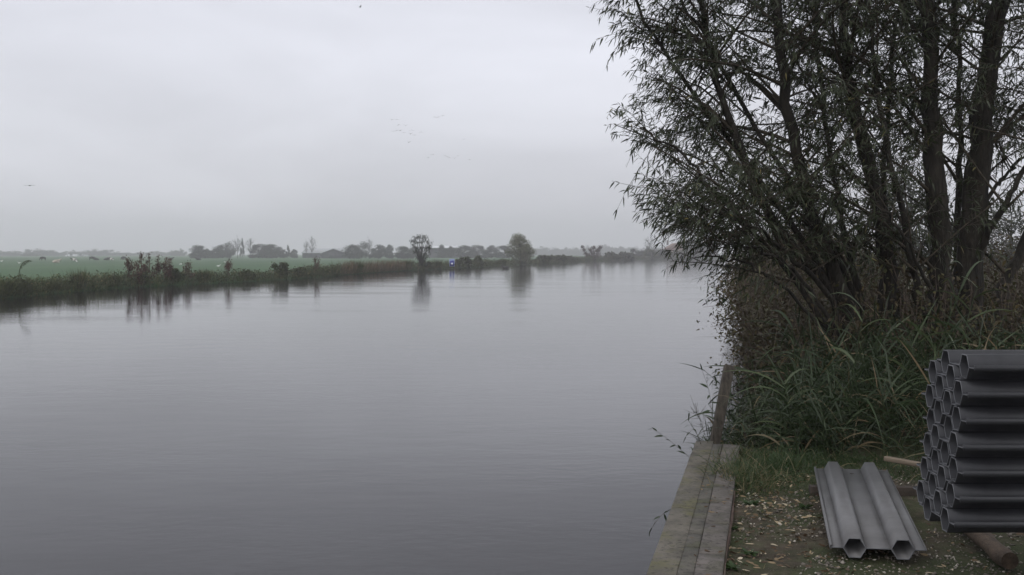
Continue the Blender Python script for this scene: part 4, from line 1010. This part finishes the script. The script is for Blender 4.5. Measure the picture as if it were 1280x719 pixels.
# ------------------------------------------------------------------ far trees and farm
random.seed(3)
T = [ # px, ytop, Y, wpx, kind, seed, label
 (248, 305.5, 470, 17, 'round', 101, 'rounded dark tree at the left end of the middle copse'),
 (264, 308, 480, 18, 'round', 102, 'low rounded tree second from the left in the middle copse'),
 (278, 305, 485, 16, 'round', 103, 'tree in the middle copse left of the tall bare tops'),
 (288, 301, 485, 13, 'tall', 104, 'taller tree in the middle copse beside the bare tops'),
 (297, 297.5, 490, 14, 'bare', 105, 'thin bare-topped tree rising above the middle copse'),
 (303, 296.5, 480, 6, 'column', 106, 'tallest narrow spire of the middle copse'),
 (313, 299, 490, 16, 'bare', 107, 'bare-topped tree right of the spire in the middle copse'),
 (324, 304, 480, 20, 'round', 101, 'broad round tree right of centre in the middle copse'),
 (339, 304.5, 475, 20, 'round', 102, 'broad round tree near the right end of the middle copse'),
 (350, 308, 480, 14, 'round', 103, 'low tree at the right end of the middle copse'),
 (360, 305.5, 480, 7, 'column', 106, 'pointed conifer right of the middle copse'),
 (368, 311, 500, 8, 'round', 101, 'small pale tree between the conifer and the farm'),
 (383, 301, 520, 9, 'bare', 105, 'faint bare tree left of the tall bare tree above the sheds'),
 (390, 297, 520, 12, 'bare', 107, 'tall faint bare tree above the farm sheds'),
 (440, 305, 440, 18, 'round', 102, 'dark round tree touching the gabled shed on its right'),
 (452, 301, 450, 14, 'tall', 104, 'uneven tree with a ragged top right of the farm'),
 (461, 299, 450, 13, 'bare', 105, 'bare-topped tree above the trees right of the farm'),
 (473, 305, 440, 18, 'round', 103, 'round tree in the middle of the row right of the farm'),
 (487, 305, 455, 11, 'round', 101, 'small round tree left of the small open tree on the bank'),
 (503, 307, 440, 18, 'round', 102, 'low round tree just left of the small open bank tree'),
 (517, 308, 440, 16, 'round', 103, 'low tree behind the small open bank tree'),
 (552, 305, 500, 10, 'round', 101, 'low round tree poking above the long pale roof'),
 (563, 307, 500, 10, 'round', 103, 'small tree at the right end of the long pale roof'),
 (580, 306, 480, 18, 'round', 102, 'tree right of the long pale roof'),
 (597, 305.5, 490, 18, 'round', 101, 'tree left of centre in the row behind the blue sign'),
 (614, 306, 480, 16, 'round', 103, 'tree in the row left of the dense round bank tree'),
 (630, 306, 480, 18, 'round', 102, 'tree in the row touching the dense round bank tree'),
 (802, 307, 450, 20, 'round', 103, 'rounded bush at the left of the group by the red roof'),
 (812, 298, 460, 16, 'bare', 107, 'bare-topped tree rising from the bushes by the red roof'),
 (820, 307, 470, 20, 'round', 101, 'rounded bush between the bare-topped tree and the red roof'),
 (875, 296, 560, 32, 'round', 102, 'large dark tree right of the red roof half hidden by willow leaves'),
 (20, 313, 960, 34, 'round', 101, 'pale low tree at the far left of the horizon'),
 (38, 316, 840, 14, 'round', 102, 'small darker round tree at the left of the horizon'),
 (50, 310, 975, 26, 'round', 102, 'pale rounded tree on the left horizon'),
 (64, 312, 975, 12, 'round', 103, 'small pale tree touching the rounded one on the left horizon'),
 (80, 313, 1020, 20, 'round', 103, 'flat pale tree above the white farm buildings'),
 (102, 312, 1035, 20, 'round', 101, 'pale tree right of the white farm buildings'),
 (123, 310.5, 1035, 24, 'round', 102, 'higher pale tree above the resting cows'),
 (5, 312, 1050, 24, 'round', 103, 'pale tree cut by the left edge of the photo'),
 (145, 314, 1080, 30, 'round', 101, 'low faint tree mound right of the cows'),
 (172, 315, 1140, 26, 'round', 103, 'very faint low tree above the dock plants'),
 (192, 313, 1140, 22, 'round', 102, 'faint low tree right above the dark red dock plant'),
 (223, 310, 960, 14, 'round', 101, 'isolated pale round tree left of the middle copse'),
 (210, 314, 1080, 14, 'round', 103, 'faint small tree left of the isolated round one'),
 (845, 311, 520, 22, 'round', 103, 'low bush in front of the red roofed farmhouse'),
 (860, 310, 525, 18, 'round', 101, 'low bush right of the red roofed farmhouse')]
for px, yt, Y, w, kd, sd_, lab in T:
    FT(px, yt, Y, w, kd, lab, seed=sd_, ls=.42 if kd != 'bare' else .3, nleaf=2600 if kd != 'bare' else 500)
FT(858, 300, 580, 24, 'round', 'brownish autumn tree behind the red roof', seed=110, mat='autumn', ls=.42)
WH = ['just right of the dense round bank tree', 'second right of the dense round bank tree', 'third right of the dense round bank tree', 'left of the forked shrub', 'directly above the forked shrub', 'rising right above the forked shrub', 'just right of the forked shrub', 'midway from forked shrub to hazy bushes', 'at the left of the hazy bushes', 'just left of the red roof', 'low between its taller neighbours left of the forked shrub', 'low between its taller neighbours right of the forked shrub']
for i, (px, yt, w) in enumerate(((672, 307, 30), (690, 309, 26), (708, 307.5, 22), (724, 309, 20), (738, 306, 18), (750, 304.5, 18), (765, 305, 22), (779, 308, 14), (790, 306, 20), (832, 305, 26), (700, 310, 16), (760, 308, 20))):
    FT(px, yt, 1250 + (i % 3) * 60, w, 'round', 'faint far tree ' + WH[i], seed=101 + i % 3, ls=.42)
def gable(b, x0, x1, y0, y1, z0, z1, axis='x', over=.4, th=.25):
    """roof as a solid slab pair"""
    if axis == 'x':
        m = (y0 + y1) / 2
        A = [(x, y, z) for x in (x0 - over, x1 + over) for y, z in ((y0 - over, z0), (m, z1), (y1 + over, z0), (y1 + over, z0 - th), (m, z1 - th), (y0 - over, z0 - th))]
    else:
        m = (x0 + x1) / 2
        A = [(x, y, z) for y in (y0 - over, y1 + over) for x, z in ((x0 - over, z0), (m, z1), (x1 + over, z0), (x1 + over, z0 - th), (m, z1 - th), (x0 - over, z0 - th))]
    F = [[0, 1, 7, 6], [1, 2, 8, 7], [2, 3, 9, 8], [3, 4, 10, 9], [4, 5, 11, 10], [5, 0, 6, 11], [0, 5, 4, 1], [1, 4, 3, 2], [6, 7, 10, 11], [7, 8, 9, 10]]
    b.add(A, F)
def house(px0, px1, y_eave, y_ridge, Y, depth, label, wallm, roofm, axis='x', windows=(), door=None, chimney=None, cat='building', zb=.0, name='barn'):
    k = Y / FPX; x0, x1 = (px0 - 640) * k, (px1 - 640) * k; z = lambda y: (317 - y) * k + EYE
    cx = (x0 + x1) / 2; hw = (x1 - x0) / 2; ze, zr = z(y_eave), z(y_ridge)
    root = empty(name, (cx, Y, zb), label, cat)
    b = MB()
    if axis == 'x':
        V = [(x, y, zz) for x in (-hw, hw) for y, zz in ((0, 0), (depth, 0), (depth, ze - zb), (depth / 2, zr - zb - .3), (0, ze - zb))]
        b.add(V, [[0, 5, 9, 4], [1, 2, 7, 6]]); b.F.setdefault(5, []).append(np.array([[0, 4, 3, 2, 1], [5, 6, 7, 8, 9]]))
    else:
        V = [(x, y, zz) for y in (0, depth) for x, zz in ((-hw, 0), (hw, 0), (hw, ze - zb), (0, zr - zb - .3), (-hw, ze - zb))]
        b.add(V, [[1, 6, 7, 2], [0, 4, 9, 5]]); b.F.setdefault(5, []).append(np.array([[0, 1, 2, 3, 4], [5, 9, 8, 7, 6]]))
    b.build('wall', M[wallm], root)
    b = MB(); gable(b, -hw, hw, 0, depth, ze - zb + .03, zr - zb, axis); rf = b.build('roof', M[roofm], root)
    for (fx, fz, ww, hh) in windows:
        b = MB(); b.box((fx * hw, -.03, fz * (ze - zb)), (ww, .08, hh)); b.build('window', M['glass'], root)
    if door:
        b = MB(); b.box((door[0] * hw, -.03, door[2] / 2), (door[1], .1, door[2])); b.build('door', M['darkboard'], root)
    if chimney:
        b = MB(); b.box((chimney * hw, depth / 2, zr - zb + .3), (.9, .9, 2.4)); b.build('chimney', M['brick'], rf)
    return root
house(378, 420, 316, 310.5, 520, 22, 'long low grey-roofed shed left of the gabled shed', 'darkboard', 'roof_grey', door=(-.4, 4, 2.6), windows=((.2, .6, 2, 1), (.6, .6, 2, 1)))
house(402, 432, 316.5, 310.6, 470, 26, 'dark shed with its gable facing the river', 'darkboard', 'roof_grey', 'y', door=(0, 4, 3))
house(420, 446, 315, 309.8, 540, 20, 'grey-roofed shed half hidden behind the gabled shed', 'darkboard', 'roof_grey', windows=((-.3, .6, 2, 1), (.4, .6, 2, 1)))
house(536, 573, 309.8, 307.2, 530, 18, 'long pale-roofed shed showing above the trees left of the blue sign', 'darkboard', 'roof_pale', windows=((-.5, .6, 2, 1), (0, .6, 2, 1), (.5, .6, 2, 1)))
house(834, 856, 311.5, 304.0, 545, 14, 'farmhouse with red tiled roof by the river bend', 'brick_red', 'roof_red', 'y', chimney=-.75, windows=((-.5, .55, 1.2, 1.4), (0, .55, 1.2, 1.4), (.5, .55, 1.2, 1.4)), door=(.25, 1.1, 2.1), cat='house', name='farmhouse')
house(82, 94, 319.8, 318.2, 800, 10, 'small white farm building on the left horizon', 'white', 'roof_pale', door=(.2, 2, 2.2), windows=((-.5, .6, 1.2, 1),))
house(97, 106, 319.8, 318.4, 820, 10, 'second smaller white building on the left horizon', 'white', 'roof_grey', door=(-.2, 2, 2.2), windows=((.5, .6, 1.2, 1),))

# ------------------------------------------------------------------ animals (skin-modifier bodies)
def skinned(name, verts, edges, radii, mat, sub=1):
    me = bpy.data.meshes.new(name); me.from_pydata(verts, edges, []); o = bpy.data.objects.new(name, me); COL.objects.link(o)
    sk = o.modifiers.new('skin', 'SKIN')
    if not me.skin_vertices: 
        bpy.context.view_layer.objects.active = o
    lay = me.skin_vertices[0] if me.skin_vertices else None
    for i, r in enumerate(radii):
        lay.data[i].radius = r if isinstance(r, tuple) else (r, r)
    lay.data[0].use_root = True
    s = o.modifiers.new('sub', 'SUBSURF'); s.levels = sub; s.render_levels = sub
    dg = bpy.context.evaluated_depsgraph_get(); m2 = bpy.data.meshes.new_from_object(o.evaluated_get(dg))
    bpy.data.objects.remove(o); m2.materials.clear(); m2.materials.append(mat); m2.name = name
    for p in m2.polygons: p.use_smooth = True
    return m2
def cow_mesh(mat, pose):
    if pose == 'lying':
        V = [(0, 0, .45), (.55, 0, .5), (-.6, 0, .45), (-.95, 0, .4), (.95, 0, .75), (1.2, 0, 1.0), (1.5, 0, .85), (.5, .35, .15), (.9, .4, .08), (.5, -.35, .15), (.9, -.4, .08), (-.7, .45, .18), (-.3, .6, .08), (-.7, -.45, .18), (-.3, -.6, .08)]
        E = [(0, 1), (0, 2), (2, 3), (1, 4), (4, 5), (5, 6), (1, 7), (7, 8), (1, 9), (9, 10), (2, 11), (11, 12), (2, 13), (13, 14)]
        r = [.42, .40, .42, .22, .26, .18, .12, .14, .07, .14, .07, .2, .08, .2, .08]
    else:
        g = pose == 'grazing'
        V = [(0, 0, 1.0), (.6, 0, 1.05), (-.65, 0, 1.02), (-.98, 0, 1.08), (.98, 0, 1.0 if g else 1.25), (1.25, 0, .55 if g else 1.45), (1.42, 0, .2 if g else 1.28)]
        E = [(0, 1), (0, 2), (2, 3), (1, 4), (4, 5), (5, 6)]; r = [.42, .38, .40, .24, .24, .16, .1]
        for x, sy in ((.6, .22), (.6, -.22), (-.75, .24), (-.75, -.24)):
            par = 1 if x > 0 else 2; n = len(V); kx = -.04 if x > 0 else .06; hx = .02 if x > 0 else -.1
            V += [(x, sy, .72), (x + kx, sy, .42), (x + hx, sy, .2), (x + hx + .05, sy, .02)]; r += [.17, .1, .07, .07]
            E += [(par, n), (n, n + 1), (n + 1, n + 2), (n + 2, n + 3)]
    return skinned('cow', V, E, r, mat)
CM = {}
def cow(px, py, pose, mat, label, rz):
    key = (pose, mat)
    if key not in CM: CM[key] = cow_mesh(M[mat], pose)
    p = onz(px, py - 1.0, .12); o = bpy.data.objects.new('cow', CM[key]); COL.objects.link(o); o.location = (p.x, p.y, .1); o.rotation_euler = (0, 0, rz); o.scale = (.85, .85, .85)
    tag(o, label, 'cow', 'cows in the meadow')
for px, py, po, mt, lab, rz in (
    (54, 326.8, 'grazing', 'cow_dark', 'dark cow nearest the left edge of the meadow', 3.0), (70, 329.5, 'lying', 'cow_pale', 'pale cow lying lower in the meadow than the others', .2),
    (93, 327, 'lying', 'cow_pied', 'black and white cow lying above the pointed dark tuft', 3.3), (115, 326.5, 'grazing', 'cow_dark', 'dark grazing cow left of its close neighbour', .3),
    (120.5, 326.3, 'lying', 'cow_dark', 'dark cow lying right beside the grazing one', 3.1), (133, 326.3, 'lying', 'cow_dark', 'dark cow lying alone right of the pair', .1),
    (139, 326.2, 'lying', 'cow_pied', 'black and white cow lying right of the lone dark one', 3.4), (155, 326.3, 'grazing', 'cow_dark', 'dark cow grazing just left of the dock plants', 2.9),
    (213, 326, 'lying', 'cow_dark', 'dark cow lying right behind the dock plants', .2), (248, 326.2, 'lying', 'cow_dark', 'dark cow lying farthest right in the meadow', 3.2)):
    cow(px, py, po, mt, lab, rz)
GM = None
def goose(px, py, label, rz, s=1.0):
    global GM
    if GM is None:
        GM = skinned('goose', [(0, 0, .3), (.2, 0, .34), (-.22, 0, .32), (-.42, 0, .36), (.34, 0, .45), (.38, 0, .62), (.48, 0, .64), (.02, .08, .14), (.02, .08, .01), (.02, -.08, .14), (.02, -.08, .01)],
                     [(0, 1), (0, 2), (2, 3), (1, 4), (4, 5), (5, 6), (0, 7), (7, 8), (0, 9), (9, 10)], [.16, .13, .13, .04, .06, .045, .025, .03, .02, .03, .02], M['feather'])
    p = onz(px, py, .15); o = bpy.data.objects.new('goose', GM); COL.objects.link(o); o.location = (p.x, p.y, .12); o.rotation_euler = (0, 0, rz); o.scale = (s * .52,) * 3
    tag(o, label, 'goose', 'white geese in the meadow')
for px, py, lab, rz, s in ((2, 327.5, 'white goose at the very left edge of the meadow', .2, 1.5), (24, 329.6, 'white goose standing alone left of the nearest dark cow', 3.1, 1.3), (67, 327.3, 'white goose above the pale lying cow', .1, 1.2),
                        (96, 327.8, 'white goose right in front of the black and white cow', 3.0, 1.4), (226, 331.5, 'white goose left of the lone small dock plant', .3, 1.2), (233, 333.5, 'white goose touching the lone small dock plant', 3.0, 1.2),
                        (273, 334, 'white goose left of the pair by the lone dock plant', .1, 1.3), (281.5, 328.4, 'white goose right of the pair, farther up the meadow', 2.9, 1.2), (208, 327.2, 'white goose just right behind the brown cluster', .1, 1.2)):
    goose(px, py, lab, rz, s)
def duck():
    me = skinned('duck', [(0, 0, .06), (.12, 0, .07), (-.15, 0, .08), (-.26, 0, .13), (.19, 0, .17), (.22, 0, .26), (.30, 0, .25)], [(0, 1), (0, 2), (2, 3), (1, 4), (4, 5), (5, 6)], [.12, .1, .1, .03, .05, .055, .02], M['feather_dark'])
    p = onz(632, 336, 0); o = bpy.data.objects.new('duck', me); COL.objects.link(o); o.location = (p.x, p.y, -.02); o.rotation_euler = (0, 0, 2.9); o.scale = (2.0, 2.0, 2.0)
    tag(o, 'dark duck floating on the river below the dense round tree', 'duck')
duck()
def bird_mesh(flap):
    b = MB(); s = np.linspace(-1, 1, 7)
    b.tube(np.stack([s * .22, s * 0, np.zeros(7)], 1), [.005, .035, .055, .06, .05, .035, .02], 6)
    for sg in (-1, 1):
        U = [(.1, 0, 0), (.14, sg * .25, flap * .6), (.05, sg * .6, flap), (-.02, sg * .62, flap), (0, sg * .25, flap * .6), (-.1, 0, 0)]
        V = U + [(x, y, z + .012) for x, y, z in U]
        F = [[0, 1, 4, 5], [1, 2, 3, 4], [6, 11, 10, 7], [7, 10, 9, 8], [0, 6, 7, 1], [1, 7, 8, 2], [2, 8, 9, 3], [3, 9, 10, 4], [4, 10, 11, 5]]
        b.add(V, F)
    return b.mesh('bird', M['feather_dark'])
BM = [bird_mesh(.22), bird_mesh(.02), bird_mesh(-.14)]
def bird(px, py, Y, s, rz, k, label, group):
    o = bpy.data.objects.new('bird', BM[k]); COL.objects.link(o); o.location = at(px, py, Y); o.rotation_euler = (0, 0, rz); o.scale = (s * 1.7,) * 3
    tag(o, label, 'bird', group)
fl = [(489.5, 150), (496, 149.5), (498.5, 156), (507, 157), (491.5, 164), (496, 163), (500, 163.5), (505, 166), (514.5, 162.5), (513, 167.5), (518, 169), (526.5, 165), (511, 178)]
for i, (x, y) in enumerate(fl): bird(x, y, 260, .55, random.uniform(0, .8) + 1, i % 3, 'small dark bird in the upper left loose flock over the river', 'upper flock of birds over the river')
for i, (x, y) in enumerate([(543, 146.5), (546, 147), (548.5, 146), (553, 145)]): bird(x, y, 280, .5, 1.2, i % 3, 'tiny dark bird in the short line right of the upper flock', 'short line of birds')
for i, (x, y) in enumerate([(535, 197.5), (539, 193.5), (542, 193), (556, 195), (559, 196), (562, 197), (568, 198), (572.5, 195), (580, 174), (586.5, 200)]): bird(x, y, 300, .5, 1.2, i % 3, 'tiny dark bird in the lower line of birds above the river', 'lower line of birds')
bird(37, 232, 120, .6, 1.5, 1, 'dark bird flying alone low at the left', None)
bird(450, 9, 150, .5, .4, 0, 'tiny dark bird alone at the top of the sky', None)
